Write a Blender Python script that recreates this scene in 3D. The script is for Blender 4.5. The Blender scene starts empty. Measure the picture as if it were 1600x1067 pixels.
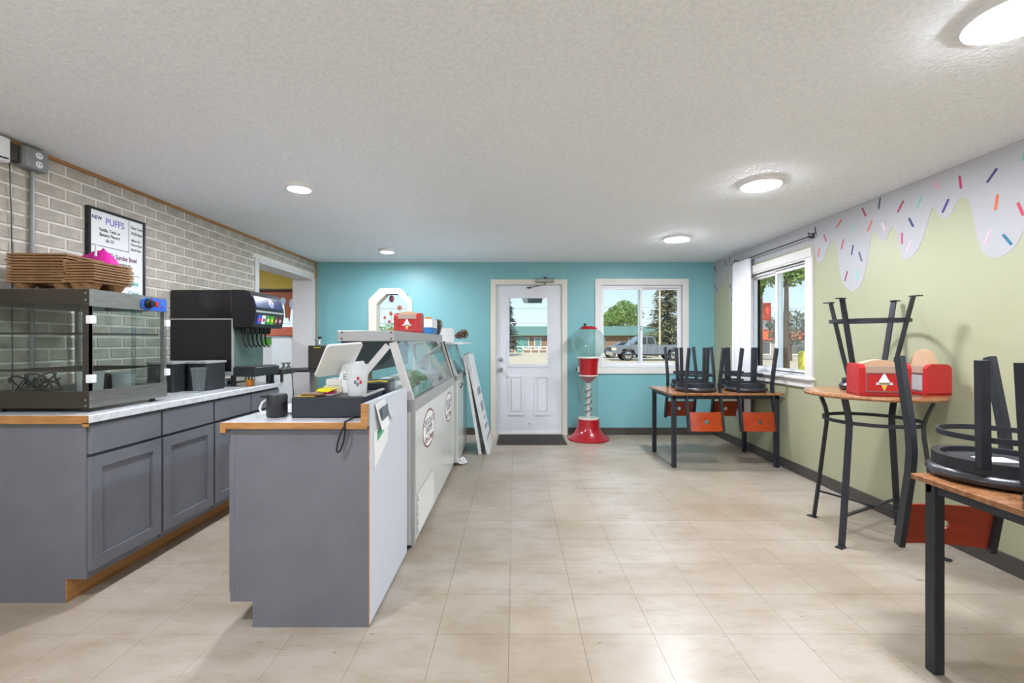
import bpy, bmesh, math, random
from mathutils import Vector, Matrix
R = math.radians
PI = math.pi
scene = bpy.context.scene
col = scene.collection
rng = random.Random(7)

# ------------------------------------------------------------------ camera
CAM_H = 1.28
cam_d = bpy.data.cameras.new('camera')
cam_d.lens = 16.0; cam_d.sensor_width = 36.0; cam_d.sensor_fit = 'HORIZONTAL'
cam_d.shift_x = -4 / 1600.0
cam_d.clip_start = 0.05; cam_d.clip_end = 600
cam = bpy.data.objects.new('camera', cam_d); col.objects.link(cam)
cam.location = (0, 0, CAM_H); cam.rotation_euler = (R(90), 0, 0)
scene.camera = cam
# ------------------------------------------------------------------ view
scene.view_settings.view_transform = 'Standard'
scene.view_settings.look = 'None'
scene.view_settings.gamma = 1.0
scene.view_settings.use_curve_mapping = False
scene.view_settings.exposure = 1.08
LAMP = 122.0           # strength of the ceiling lamps' diffusers
# ------------------------------------------------------------------ sky and sun
def lin(h):
    h = h.lstrip('#')
    o = []
    for i in (0, 2, 4):
        c = int(h[i:i+2], 16) / 255.0
        o.append(c / 12.92 if c <= 0.04045 else ((c + 0.055) / 1.055) ** 2.4)
    return (o[0], o[1], o[2], 1.0)
world = bpy.data.worlds.new('sky'); scene.world = world
world.use_nodes = True
wt = world.node_tree; wt.nodes.clear()
wo = wt.nodes.new('ShaderNodeOutputWorld'); wb = wt.nodes.new('ShaderNodeBackground')
wc = wt.nodes.new('ShaderNodeTexCoord'); ws = wt.nodes.new('ShaderNodeSeparateXYZ'); wr = wt.nodes.new('ShaderNodeValToRGB')
wt.links.new(wc.outputs['Generated'], ws.inputs[0]); wt.links.new(ws.outputs['Z'], wr.inputs[0])
wr.color_ramp.elements[0].position = 0.0; wr.color_ramp.elements[0].color = lin('f0f6fb')
wr.color_ramp.elements[1].position = 0.6; wr.color_ramp.elements[1].color = lin('9fc6f2')
e = wr.color_ramp.elements.new(0.12); e.color = lin('cfe6fb')
wt.links.new(wr.outputs[0], wb.inputs['Color']); wb.inputs['Strength'].default_value = 0.62
wt.links.new(wb.outputs[0], wo.inputs['Surface'])
sun_d = bpy.data.lights.new('sun', 'SUN'); sun_d.energy = 2.8; sun_d.angle = R(1.0); sun_d.color = (1.0, 0.95, 0.86)
sun = bpy.data.objects.new('sun', sun_d); col.objects.link(sun)
sun.rotation_euler = (R(50), R(-12), 0)

# ------------------------------------------------------------------ materials
def node_mat(name):
    m = bpy.data.materials.new(name); m.use_nodes = True
    nt = m.node_tree
    return m, nt, nt.nodes['Principled BSDF']
def setin(b, key, val):
    if key in b.inputs: b.inputs[key].default_value = val
def mix_rgb(nt, fac, a, b, mode='MIX'):
    n = nt.nodes.new('ShaderNodeMix'); n.data_type = 'RGBA'; n.blend_type = mode
    for inp, v in ((n.inputs[0], fac), (n.inputs[6], a), (n.inputs[7], b)):
        if hasattr(v, 'links') or hasattr(v, 'is_output'): nt.links.new(v, inp)
        else: inp.default_value = v
    return n.outputs[2]
def noise(nt, scale, detail=4, rough=0.55, stretch=None, coord='Object', dist=0.0):
    tc = nt.nodes.new('ShaderNodeTexCoord'); mp = nt.nodes.new('ShaderNodeMapping')
    if stretch: mp.inputs['Scale'].default_value = stretch
    nt.links.new(tc.outputs[coord], mp.inputs[0])
    n = nt.nodes.new('ShaderNodeTexNoise'); n.inputs['Scale'].default_value = scale
    n.inputs['Detail'].default_value = detail; n.inputs['Roughness'].default_value = rough
    n.inputs['Distortion'].default_value = dist
    nt.links.new(mp.outputs[0], n.inputs['Vector'])
    return n.outputs['Fac']
def ramp(nt, fac, p0, p1, c0=(0, 0, 0, 1), c1=(1, 1, 1, 1)):
    r = nt.nodes.new('ShaderNodeValToRGB')
    r.color_ramp.elements[0].position = p0; r.color_ramp.elements[1].position = p1
    r.color_ramp.elements[0].color = c0; r.color_ramp.elements[1].color = c1
    nt.links.new(fac, r.inputs[0]); return r.outputs[0]
def bump(nt, b, height, strength, dist=0.01):
    n = nt.nodes.new('ShaderNodeBump'); n.inputs['Strength'].default_value = strength
    n.inputs['Distance'].default_value = dist
    nt.links.new(height, n.inputs['Height']); nt.links.new(n.outputs[0], b.inputs['Normal'])
def mat(name, c, rough=0.5, metal=0.0, c2=None, nscale=6.0, stretch=None, bmp=0.0, bscale=60.0, rand=0.0, spec=0.5, coat=0.0, p=(0.35, 0.65)):
    m, nt, b = node_mat(name)
    b.inputs['Roughness'].default_value = rough; b.inputs['Metallic'].default_value = metal
    setin(b, 'Specular IOR Level', spec); setin(b, 'Coat Weight', coat)
    out = None
    if c2:
        out = mix_rgb(nt, ramp(nt, noise(nt, nscale, stretch=stretch), *p), lin(c), lin(c2))
    if rand:
        oi = nt.nodes.new('ShaderNodeObjectInfo'); hsv = nt.nodes.new('ShaderNodeHueSaturation')
        mr = nt.nodes.new('ShaderNodeMapRange'); mr.inputs['To Min'].default_value = 1 - rand; mr.inputs['To Max'].default_value = 1 + rand
        nt.links.new(oi.outputs['Random'], mr.inputs['Value']); nt.links.new(mr.outputs[0], hsv.inputs['Value'])
        if out: nt.links.new(out, hsv.inputs['Color'])
        else: hsv.inputs['Color'].default_value = lin(c)
        out = hsv.outputs[0]
    if out: nt.links.new(out, b.inputs['Base Color'])
    else: b.inputs['Base Color'].default_value = lin(c)
    if bmp: bump(nt, b, noise(nt, bscale, 3), bmp)
    return m
def glass_mat(name, tint='f4faf8', refl=1.0, rough=0.02, base=0.0, basec='ffffff'):
    m = bpy.data.materials.new(name); m.use_nodes = True
    nt = m.node_tree; nt.nodes.clear()
    o = nt.nodes.new('ShaderNodeOutputMaterial'); t = nt.nodes.new('ShaderNodeBsdfTransparent'); g = nt.nodes.new('ShaderNodeBsdfGlossy')
    lw = nt.nodes.new('ShaderNodeLayerWeight'); lw.inputs['Blend'].default_value = 0.5
    pw = nt.nodes.new('ShaderNodeMath'); pw.operation = 'POWER'; pw.inputs[1].default_value = 4.0
    f = nt.nodes.new('ShaderNodeMath'); f.operation = 'MULTIPLY_ADD'; f.inputs[1].default_value = 0.75; f.inputs[2].default_value = 0.04
    nt.links.new(lw.outputs['Facing'], pw.inputs[0]); nt.links.new(pw.outputs[0], f.inputs[0])
    mu = nt.nodes.new('ShaderNodeMath'); mu.operation = 'MULTIPLY'; mu.inputs[1].default_value = refl
    mx = nt.nodes.new('ShaderNodeMixShader')
    t.inputs['Color'].default_value = lin(tint); g.inputs['Roughness'].default_value = rough
    nt.links.new(f.outputs[0], mu.inputs[0]); nt.links.new(mu.outputs[0], mx.inputs[0])
    nt.links.new(g.outputs[0], mx.inputs[2])
    if base:
        d = nt.nodes.new('ShaderNodeBsdfDiffuse'); d.inputs['Color'].default_value = lin(basec)
        m2 = nt.nodes.new('ShaderNodeMixShader'); m2.inputs[0].default_value = base
        nt.links.new(t.outputs[0], m2.inputs[1]); nt.links.new(d.outputs[0], m2.inputs[2]); nt.links.new(m2.outputs[0], mx.inputs[1])
    else:
        nt.links.new(t.outputs[0], mx.inputs[1])
    nt.links.new(mx.outputs[0], o.inputs['Surface'])
    return m
def emit_mat(name, c, s):
    m, nt, b = node_mat(name)
    b.inputs['Base Color'].default_value = lin(c)
    setin(b, 'Emission Color', lin(c)); setin(b, 'Emission Strength', s)
    return m
M = {}
M['teal'] = mat('teal_paint', '80b8bc', 0.42, c2='7cb4b9', nscale=1.2, bmp=0.06, bscale=90)
M['sage'] = mat('sage_paint', 'abab8d', 0.42, c2='a6a687', nscale=1.0, bmp=0.05, bscale=90)
M['offwhite'] = mat('white_drip_paint', 'b0afb2', 0.55)
M['trim'] = mat('white_trim', 'e6e2de', 0.45, c2='dedad4', nscale=3)
M['doorwhite'] = mat('door_paint', 'e4e4ea', 0.38, c2='dcdce2', nscale=2)
M['cream'] = mat('cream_jamb', 'e2dacc', 0.45)
M['grout'] = mat('grout', 'ece8e0', 0.8, c2='e4e0d8', nscale=30, bmp=0.2)
M['brick'] = mat('grey_brick', 'c4bbae', 0.75, c2='b2a99d', nscale=14, bmp=0.25, bscale=70, rand=0.07)
M['woodraw'] = mat('raw_wood', 'c08a50', 0.6, c2='a87440', nscale=8, stretch=(1, 0.2, 6))
M['basedark'] = mat('dark_vinyl_base', '4a4440', 0.45)
M['tilejoint'] = mat('tile_joint', '8a7c6c', 0.8)
M['yellow'] = mat('yellow_paint', 'd8b83a', 0.5)
M['warmgrey'] = mat('warm_white_paint', 'dcd8d6', 0.5)
M['glass'] = glass_mat('window_glass', 'f6fbfa', 0.8)
M['caseglass'] = glass_mat('case_glass', 'eef3f1', 1.0)
M['clear'] = glass_mat('clear_plastic', 'e8f4f2', 1.0, 0.05, 0.06)
M['frost'] = glass_mat('cloudy_plastic', 'e8ecec', 0.6, 0.2, 0.45, 'f2f2f4')
M['blackmetal'] = mat('black_metal', '35363d', 0.42, 0.3, c2='2f3036', nscale=12, spec=0.4)
M['vinyl'] = mat('black_vinyl', '2a2a2e', 0.32, bmp=0.15, bscale=25, spec=0.6)
M['seatunder'] = mat('dark_seat_underside', '2e2e31', 0.7)
M['greycab'] = mat('grey_cabinet_paint', '74757d', 0.5, c2='6e6f77', nscale=5)
M['darkgap'] = mat('dark_gap', '4a4b52', 0.7)
M['black'] = mat('black_plastic', '1b1b1d', 0.28)
M['blackmat'] = mat('matte_black_plastic', '252629', 0.5, bmp=0.08, bscale=120)
M['navyblack'] = mat('blue_black_steel', '2b2d38', 0.45)
M['steel'] = mat('brushed_steel', 'a8a8a4', 0.34, 0.85, c2='989894', nscale=10, stretch=(1, 1, 14))
M['steelgrey'] = mat('satin_grey_metal', 'b2b2b0', 0.4, 0.35)
M['darksteel'] = mat('dark_bronze_steel', '4c4640', 0.35, 0.6)
M['chrome'] = mat('chrome', 'd8d8d8', 0.12, 1.0)
M['galv'] = mat('galvanised_conduit', '9c9c9c', 0.35, 0.5)
M['outletgrey'] = mat('grey_outlet_cover', '8a8b8c', 0.45, 0.1)
M['white'] = mat('white_plastic', 'ececee', 0.35)
M['paper'] = mat('white_paper', 'eeeeee', 0.7)
M['freezer'] = mat('white_freezer_enamel', 'dedfda', 0.16, spec=0.55)
M['red'] = mat('red_gloss', 'a8121e', 0.25, c2='9c0e1a', nscale=3, coat=0.3)
M['redmat'] = mat('red_plastic', 'b81e22', 0.28, coat=0.2)
M['cardboard'] = mat('brown_pulp', '98724c', 0.85, c2='84603e', nscale=22, stretch=(1, 1, 5), bmp=0.3, bscale=80)
M['kraft'] = mat('kraft_napkin', 'd0ac8c', 0.8)
M['pink'] = mat('hot_pink', 'd8209a', 0.45)
M['blue'] = mat('blue_plate', '2a5cc0', 0.4)
M['bluebox'] = mat('blue_carton', '2c78b8', 0.5)
M['yellowpl'] = mat('yellow_card', 'f0e214', 0.5)
M['orange'] = mat('orange_plastic', 'e08a2c', 0.5)
M['mag'] = mat('magenta_card', 'c02868', 0.5)
M['greenp'] = mat('green_print', '58a880', 0.6)
M['slate'] = mat('slate_print', '68727e', 0.6)
M['mat'] = mat('charcoal_floor_mat', '48443f', 0.9, bmp=0.5, bscale=180)
M['curtain'] = mat('white_curtain', 'e8e6e8', 0.8)
M['cone'] = mat('pine_cone_brown', '6a4a38', 0.75, c2='3e2a22', nscale=40)
M['conetip'] = mat('pine_cone_tip', 'c0a888', 0.75)
M['brownbox'] = mat('dark_brown_cabinet', '4a443e', 0.5)
M['green'] = mat('green_stripe', '58a83c', 0.5)
M['lamp'] = emit_mat('lamp_diffuser', 'eff5ff', LAMP)
M['lampsmall'] = emit_mat('small_lamp_diffuser', 'eff5ff', LAMP * 2.4)
M['bark'] = mat('bark', '5a4636', 0.9, c2='44342a', nscale=6)
def woodtop():
    m, nt, b = node_mat('orange_brown_tabletop')
    f = noise(nt, 18, 6, 0.65, (1, 3, 1)); g = noise(nt, 60, 3)
    c = mix_rgb(nt, ramp(nt, f, 0.35, 0.68), lin('a8744e'), lin('7e5434'))
    c = mix_rgb(nt, ramp(nt, g, 0.62, 0.75), c, lin('5e3018'))
    nt.links.new(c, b.inputs['Base Color']); b.inputs['Roughness'].default_value = 0.22
    return m
M['tabletop'] = woodtop()
def stainwood():
    m, nt, b = node_mat('red_orange_stained_wood')
    f = noise(nt, 5, 5, 0.6, (1.2, 1, 10))
    oi = nt.nodes.new('ShaderNodeObjectInfo')
    c = mix_rgb(nt, ramp(nt, f, 0.3, 0.7), lin('cc5a14'), lin('9c360c'))
    c = mix_rgb(nt, oi.outputs['Random'], c, mix_rgb(nt, f, lin('a8300e'), lin('7c200a')))
    nt.links.new(c, b.inputs['Base Color']); b.inputs['Roughness'].default_value = 0.3
    return m
M['stain'] = stainwood()
def marble():
    m, nt, b = node_mat('white_marble_laminate')
    f = noise(nt, 5, 8, 0.65, dist=2.2)
    v = nt.nodes.new('ShaderNodeMath'); v.operation = 'SUBTRACT'; v.inputs[1].default_value = 0.5; nt.links.new(f, v.inputs[0])
    a = nt.nodes.new('ShaderNodeMath'); a.operation = 'ABSOLUTE'; nt.links.new(v.outputs[0], a.inputs[0])
    c = ramp(nt, a.outputs[0], 0.0, 0.05, lin('cfd1d5'), lin('e6e6ea'))
    nt.links.new(c, b.inputs['Base Color']); b.inputs['Roughness'].default_value = 0.16
    return m
M['marble'] = marble()
def tilemat():
    m, nt, b = node_mat('beige_vinyl_tile')
    tc = nt.nodes.new('ShaderNodeTexCoord'); geo = nt.nodes.new('ShaderNodeNewGeometry')
    def nz(scale, detail, rough=0.6, st=None, dist=0.0):
        mp = nt.nodes.new('ShaderNodeMapping')
        if st: mp.inputs['Scale'].default_value = st
        nt.links.new(geo.outputs['Position'], mp.inputs[0])
        n = nt.nodes.new('ShaderNodeTexNoise'); n.inputs['Scale'].default_value = scale
        n.inputs['Detail'].default_value = detail; n.inputs['Roughness'].default_value = rough; n.inputs['Distortion'].default_value = dist
        nt.links.new(mp.outputs[0], n.inputs['Vector']); return n.outputs['Fac']
    big = nz(0.9, 4); mid = nz(5, 6, 0.7, (0.6, 1.6, 1)); spk = nz(26, 2, 0.5, (0.7, 1.3, 1)); str_ = nz(9, 5, 0.75, (0.35, 2.2, 1), 1.0)
    c = mix_rgb(nt, ramp(nt, big, 0.38, 0.66), lin('b9ada0'), lin('9c8b77'))
    c = mix_rgb(nt, ramp(nt, mid, 0.45, 0.8), c, lin('98876f'))
    fs = ramp(nt, str_, 0.62, 0.74)
    c = mix_rgb(nt, fs, c, lin('948169'))
    fp = ramp(nt, spk, 0.735, 0.76)
    c = mix_rgb(nt, fp, c, lin('8a7a68'))
    oi = nt.nodes.new('ShaderNodeObjectInfo'); hsv = nt.nodes.new('ShaderNodeHueSaturation')
    mr = nt.nodes.new('ShaderNodeMapRange'); mr.inputs['To Min'].default_value = 0.98; mr.inputs['To Max'].default_value = 1.015
    nt.links.new(oi.outputs['Random'], mr.inputs['Value']); nt.links.new(mr.outputs[0], hsv.inputs['Value']); nt.links.new(c, hsv.inputs['Color'])
    nt.links.new(hsv.outputs[0], b.inputs['Base Color'])
    rr = nt.nodes.new('ShaderNodeMapRange'); rr.inputs['To Min'].default_value = 0.22; rr.inputs['To Max'].default_value = 0.4
    nt.links.new(big, rr.inputs['Value']); nt.links.new(rr.outputs[0], b.inputs['Roughness'])
    setin(b, 'Specular IOR Level', 0.5)
    bump(nt, b, mid, 0.06, 0.004)
    return m
M['tile'] = tilemat()
def ceilmat():
    m, nt, b = node_mat('textured_ceiling_paint')
    f = noise(nt, 60, 4, 0.65, (1, 1, 1)); g = noise(nt, 24, 5, 0.7)
    nt.links.new(mix_rgb(nt, ramp(nt, f, 0.36, 0.6), lin('ebeff6'), lin('f7fafe')), b.inputs['Base Color']); b.inputs['Roughness'].default_value = 0.85
    h = mix_rgb(nt, 0.5, f, g)
    bump(nt, b, h, 0.6, 0.022)
    return m
M['ceiling'] = ceilmat()

# ------------------------------------------------------------------ mesh helpers
class MB:
    def __init__(s): s.v = []; s.f = []
    def add(s, v, f):
        n = len(s.v); s.v += [tuple(p) for p in v]; s.f += [tuple(i + n for i in q) for q in f]; return s
    def box(s, x0, y0, z0, x1, y1, z1, b=0.0, seg=1, mtx=None):
        if x0 > x1: x0, x1 = x1, x0
        if y0 > y1: y0, y1 = y1, y0
        if z0 > z1: z0, z1 = z1, z0
        if b <= 0:
            v = [(x, y, z) for z in (z0, z1) for y in (y0, y1) for x in (x0, x1)]
            f = [(0, 2, 3, 1), (4, 5, 7, 6), (0, 1, 5, 4), (2, 6, 7, 3), (0, 4, 6, 2), (1, 3, 7, 5)]
        else:
            bm = bmesh.new(); bmesh.ops.create_cube(bm, size=1.0)
            for q in bm.verts:
                q.co = Vector(((x0 + x1) / 2 + q.co.x * (x1 - x0), (y0 + y1) / 2 + q.co.y * (y1 - y0), (z0 + z1) / 2 + q.co.z * (z1 - z0)))
            bmesh.ops.bevel(bm, geom=bm.edges[:], offset=b, segments=seg, profile=0.5, affect='EDGES', clamp_overlap=True)
            bm.verts.index_update()
            v = [q.co.copy() for q in bm.verts]; f = [tuple(q.index for q in ff.verts) for ff in bm.faces]; bm.free()
        if mtx is not None: v = [mtx @ Vector(p) for p in v]
        return s.add(v, f)
    def lathe(s, prof, n=24, c=(0, 0, 0), caps=True, mtx=None):
        v = []; f = []
        for (r, z) in prof:
            for k in range(n):
                a = 2 * PI * k / n; v.append(Vector((r * math.cos(a), r * math.sin(a), z)))
        m = len(prof)
        for i in range(m - 1):
            for k in range(n):
                k2 = (k + 1) % n; f.append((i * n + k, i * n + k2, (i + 1) * n + k2, (i + 1) * n + k))
        if caps:
            f.append(tuple(reversed(range(n)))); f.append(tuple(range((m - 1) * n, m * n)))
        if mtx is not None: v = [mtx @ p for p in v]
        v = [p + Vector(c) for p in v]
        return s.add(v, f)
    def cyl(s, a, b, r, n=12, r2=None):
        a = Vector(a); b = Vector(b); d = b - a
        q = d.to_track_quat('Z', 'Y').to_matrix().to_4x4()
        return s.lathe([(r, 0), (r if r2 is None else r2, d.length)], n, a, True, q)
    def sweep(s, pts, prof, closed=False, up=(0, 0, 1)):
        pts = [Vector(p) for p in pts]; n = len(pts); k = len(prof); v = []; f = []
        side_prev = None
        for i, p in enumerate(pts):
            if closed: t = pts[(i + 1) % n] - pts[i - 1]
            else: t = pts[min(i + 1, n - 1)] - pts[max(i - 1, 0)]
            t.normalize(); u = Vector(up)
            sd = t.cross(u)
            if sd.length < 1e-3: sd = side_prev.copy() if side_prev else t.cross(Vector((1, 0, 0)))
            sd.normalize()
            if side_prev and sd.dot(side_prev) < 0: sd = -sd
            side_prev = sd
            w = sd.cross(t); w.normalize()
            for (a, b) in prof: v.append(p + sd * a + w * b)
        for i in range(n if closed else n - 1):
            j = (i + 1) % n
            for q in range(k):
                q2 = (q + 1) % k; f.append((i * k + q, i * k + q2, j * k + q2, j * k + q))
        if not closed:
            f.append(tuple(reversed(range(k)))); f.append(tuple(range((n - 1) * k, n * k)))
        return s.add(v, f)
    def tube(s, pts, r, n=8, closed=False, up=(0, 0, 1)):
        return s.sweep(pts, [(r * math.cos(2 * PI * i / n), r * math.sin(2 * PI * i / n)) for i in range(n)], closed, up)
    def bar(s, pts, w, h, closed=False, up=(0, 0, 1)):
        return s.sweep(pts, [(-w / 2, -h / 2), (w / 2, -h / 2), (w / 2, h / 2), (-w / 2, h / 2)], closed, up)
    def prism(s, poly, axis, a, b):
        """poly: list of 2D points; axis x: (y,z), y: (x,z), z: (x,y)"""
        def P(p, t): return (t, p[0], p[1]) if axis == 'x' else ((p[0], t, p[1]) if axis == 'y' else (p[0], p[1], t))
        n = len(poly)
        v = [P(p, a) for p in poly] + [P(p, b) for p in poly]
        f = [tuple(range(n)), tuple(reversed(range(n, 2 * n)))] + [(i, (i + 1) % n, n + (i + 1) % n, n + i) for i in range(n)]
        return s.add(v, f)
    def ring_prism(s, outer, inner, axis, a, b):
        def P(p, t): return (t, p[0], p[1]) if axis == 'x' else ((p[0], t, p[1]) if axis == 'y' else (p[0], p[1], t))
        n = len(outer); v = [P(p, a) for p in outer] + [P(p, a) for p in inner] + [P(p, b) for p in outer] + [P(p, b) for p in inner]; f = []
        for i in range(n):
            j = (i + 1) % n
            f += [(i, j, n + j, n + i), (2 * n + i, 3 * n + i, 3 * n + j, 2 * n + j), (i, 2 * n + i, 2 * n + j, j), (n + i, n + j, 3 * n + j, 3 * n + i)]
        return s.add(v, f)
    def sphere(s, c, r, n=16, m=10, sc=(1, 1, 1)):
        prof = [(max(1e-4, math.sin(PI * i / m)) * r, -math.cos(PI * i / m) * r) for i in range(m + 1)]
        return s.lathe(prof, n, c, True, Matrix.Diagonal((sc[0], sc[1], sc[2], 1)))
    def xf(s, mtx):
        s.v = [tuple(mtx @ Vector(p)) for p in s.v]; return s
    def mesh(s, name, off=(0, 0, 0), smooth=True, angle=35):
        me = bpy.data.meshes.new(name)
        me.from_pydata([(p[0] - off[0], p[1] - off[1], p[2] - off[2]) for p in s.v], [], s.f)
        bm = bmesh.new(); bm.from_mesh(me); bmesh.ops.recalc_face_normals(bm, faces=bm.faces[:]); bm.to_mesh(me); bm.free()
        if smooth:
            me.polygons.foreach_set('use_smooth', [True] * len(me.polygons)); me.set_sharp_from_angle(angle=R(angle))
        me.update(); return me
    def build(s, name, m, parent=None, smooth=True, angle=35, off=None):
        if off is None: off = wloc(parent)
        me = s.mesh(name, off, smooth, angle)
        me.materials.append(M[m] if isinstance(m, str) else m)
        return link(name, me, parent)
def wloc(o):
    t = Vector((0, 0, 0))
    while o is not None: t = t + o.location; o = o.parent
    return t
def link(name, me, parent=None):
    o = bpy.data.objects.new(name, me); col.objects.link(o)
    if parent is not None: o.parent = parent
    return o
def tag(o, label=None, cat=None, group=None, kind=None):
    if label: o['label'] = label
    if cat: o['category'] = cat
    if group: o['group'] = group
    if kind: o['kind'] = kind
    return o
def thing(name, label, cat, loc=(0, 0, 0), group=None):
    o = bpy.data.objects.new(name, None); o.empty_display_size = 0.1; col.objects.link(o); o.location = loc
    return tag(o, label, cat, group)
def struct(o, label=None): return tag(o, label, kind='structure')
def copy_tree(o, parent=None):
    c = o.copy(); col.objects.link(c)
    if parent is not None: c.parent = parent
    for ch in list(o.children): copy_tree(ch, c)
    return c
def text_mesh(txt, size, ext=0.0004, align='CENTER', shear=0.0, bold=0.0):
    cu = bpy.data.curves.new('lettering', 'FONT'); cu.body = txt; cu.size = size; cu.extrude = ext; cu.align_x = align; cu.align_y = 'CENTER'; cu.shear = shear
    cu.resolution_u = 3; cu.offset = size * bold
    o = bpy.data.objects.new('lettering', cu); col.objects.link(o)
    bpy.context.view_layer.update()
    me = bpy.data.meshes.new_from_object(o.evaluated_get(bpy.context.evaluated_depsgraph_get()))
    bpy.data.objects.remove(o); bpy.data.curves.remove(cu)
    return me
def lettering(txt, size, origin, right, up, m, parent, name='lettering', xs=1.0, align='CENTER', shear=0.0, bold=0.0):
    """flat print: letters on a plane spanned by right/up at a world origin"""
    me = text_mesh(txt, size, 0.0003, align, shear, bold)
    r = Vector(right).normalized(); u = Vector(up).normalized(); n = r.cross(u)
    off = wloc(parent); o0 = Vector(origin) - off
    for v in me.vertices:
        c = v.co.copy(); v.co = o0 + r * c.x * xs + u * c.y + n * c.z
    me.materials.clear(); me.materials.append(M[m] if isinstance(m, str) else m)
    return link(name, me, parent)
def disc_poly(n, rx, ry, cx=0, cy=0, a0=0): return [(cx + rx * math.cos(a0 + 2 * PI * i / n), cy + ry * math.sin(a0 + 2 * PI * i / n)) for i in range(n)]

# ------------------------------------------------------------------ room
XL, XR, YB, YR, ZC = -2.734, 2.74, 6.25, -3.0, 2.37
def wall_cells(mb, axis, u0, u1, z0, z1, t0, t1, holes):
    us = sorted({u0, u1} | {h[0] for h in holes} | {h[1] for h in holes}); zs = sorted({z0, z1} | {h[2] for h in holes} | {h[3] for h in holes})
    for i in range(len(us) - 1):
        for j in range(len(zs) - 1):
            uc = (us[i] + us[i+1]) / 2; zc = (zs[j] + zs[j+1]) / 2
            if any(h[0] < uc < h[1] and h[2] < zc < h[3] for h in holes): continue
            if axis == 'y': mb.box(us[i], t0, zs[j], us[i+1], t1, zs[j+1])
            else: mb.box(t0, us[i], zs[j], t1, us[i+1], zs[j+1])
    return mb
# openings
DX0, DX1, DZ1 = -0.262, 0.657, 2.06                      # door hole
WX0, WX1, WZ0, WZ1 = 1.19, 2.30, 0.925, 2.055             # back window hole
OX0, OX1, OZ0, OZ1 = -1.89, -1.459, 1.25, 1.931           # octagon hole
RY0, RY1, RZ0, RZ1 = 4.265, 5.33, 0.95, 2.045             # right window hole
PY0, PY1, PZ1 = 4.85, 6.12, 2.14                          # passage in left wall
struct(MB().box(-6.2, YR - 0.2, -0.12, 3.0, YB + 0.2, -0.006).build('floor', 'tilejoint'))
floor = bpy.data.objects['floor']
struct(MB().box(-6.2, YR - 0.2, ZC, 3.0, YB + 0.2, ZC + 0.12).build('ceiling', 'ceiling'))
struct(wall_cells(MB(), 'y', -6.2, 3.0, 0, ZC, YB, YB + 0.14, [(DX0, DX1, 0, DZ1), (WX0, WX1, WZ0, WZ1), (OX0, OX1, OZ0, OZ1), (-3.75, -3.02, 1.34, 2.0)]).build('wall_back', 'teal'))
struct(wall_cells(MB(), 'x', YR, YB, 0, ZC, XR, XR + 0.14, [(RY0, RY1, RZ0, RZ1)]).build('wall_right', 'sage'))
wall_left = struct(wall_cells(MB(), 'x', YR, YB, 0, ZC, -2.98, XL, [(PY0, PY1, 0, PZ1)]).build('wall_left', 'grout'))
struct(wall_cells(MB(), 'y', -6.2, 3.0, 0, ZC, YR - 0.14, YR, [(-2.5, -0.1, 0.15, 2.25), (0.1, 2.5, 0.15, 2.25)]).build('wall_rear', 'warmgrey'))
struct(MB().box(-6.2, YR, 0, -6.06, YB, ZC).build('wall_side', 'warmgrey'))
# unseen rear windows, added to let daylight in from behind the camera
for k, (a, b) in enumerate(((-2.5, -.1), (.1, 2.5))):
    w = struct(MB().ring_prism([(a - .05, .1), (b + .05, .1), (b + .05, 2.3), (a - .05, 2.3)], [(a + .03, .18), (b - .03, .18), (b - .03, 2.22), (a + .03, 2.22)], 'y', YR - .1, YR + .02).build('window_%d' % (k + 4), 'trim', smooth=False))
    MB().box(a, YR - .06, .15, b, YR - .055, 2.25).build('pane', 'glass', w)
# floor tiles
TS = 0.315; TX0 = -0.024; TY0 = 1.991
tile_me = MB().box(-TS / 2 + .0006, -TS / 2 + .0006, -.006, TS / 2 - .0006, TS / 2 - .0006, 0).mesh('tile', smooth=False)
tile_me.materials.append(M['tile'])
rest = MB()
cells = []
for j in range(-17, 15):
    for i in range(-20, 10):
        cx = TX0 + (i + .5) * TS; cy = TY0 + (j + .5) * TS
        if cx + TS / 2 > XR + .3 or cy + TS / 2 > YB + .3 or cy < YR: continue
        cells.append((cx, cy))
def tile_seen(cx, cy):
    return cy > 1.55 and abs(cx) < cy * 1.18 + .2 and cx > XL - .05
seen = [c for c in cells if tile_seen(*c) and XL < c[0]]
def hidden(c): return (c[0] < -2.15 and 2.3 < c[1] < 4.0) or (-1.2 < c[0] < -.75 and 2.1 < c[1] < 5.6)
seen = sorted([c for c in seen if not hidden(c)], key=lambda c: c[1])[:285]
sset = set(seen)
for (cx, cy) in cells:
    if (cx, cy) in sset:
        o = link('tile', tile_me, floor); o.location = (cx, cy, 0)
    else:
        g = .0006
        rest.box(cx - TS / 2 + g, cy - TS / 2 + g, -.006, cx + TS / 2 - g, cy + TS / 2 - g, 0)
tag(rest.build('tile', 'tile', floor, smooth=False), kind='stuff')
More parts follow.
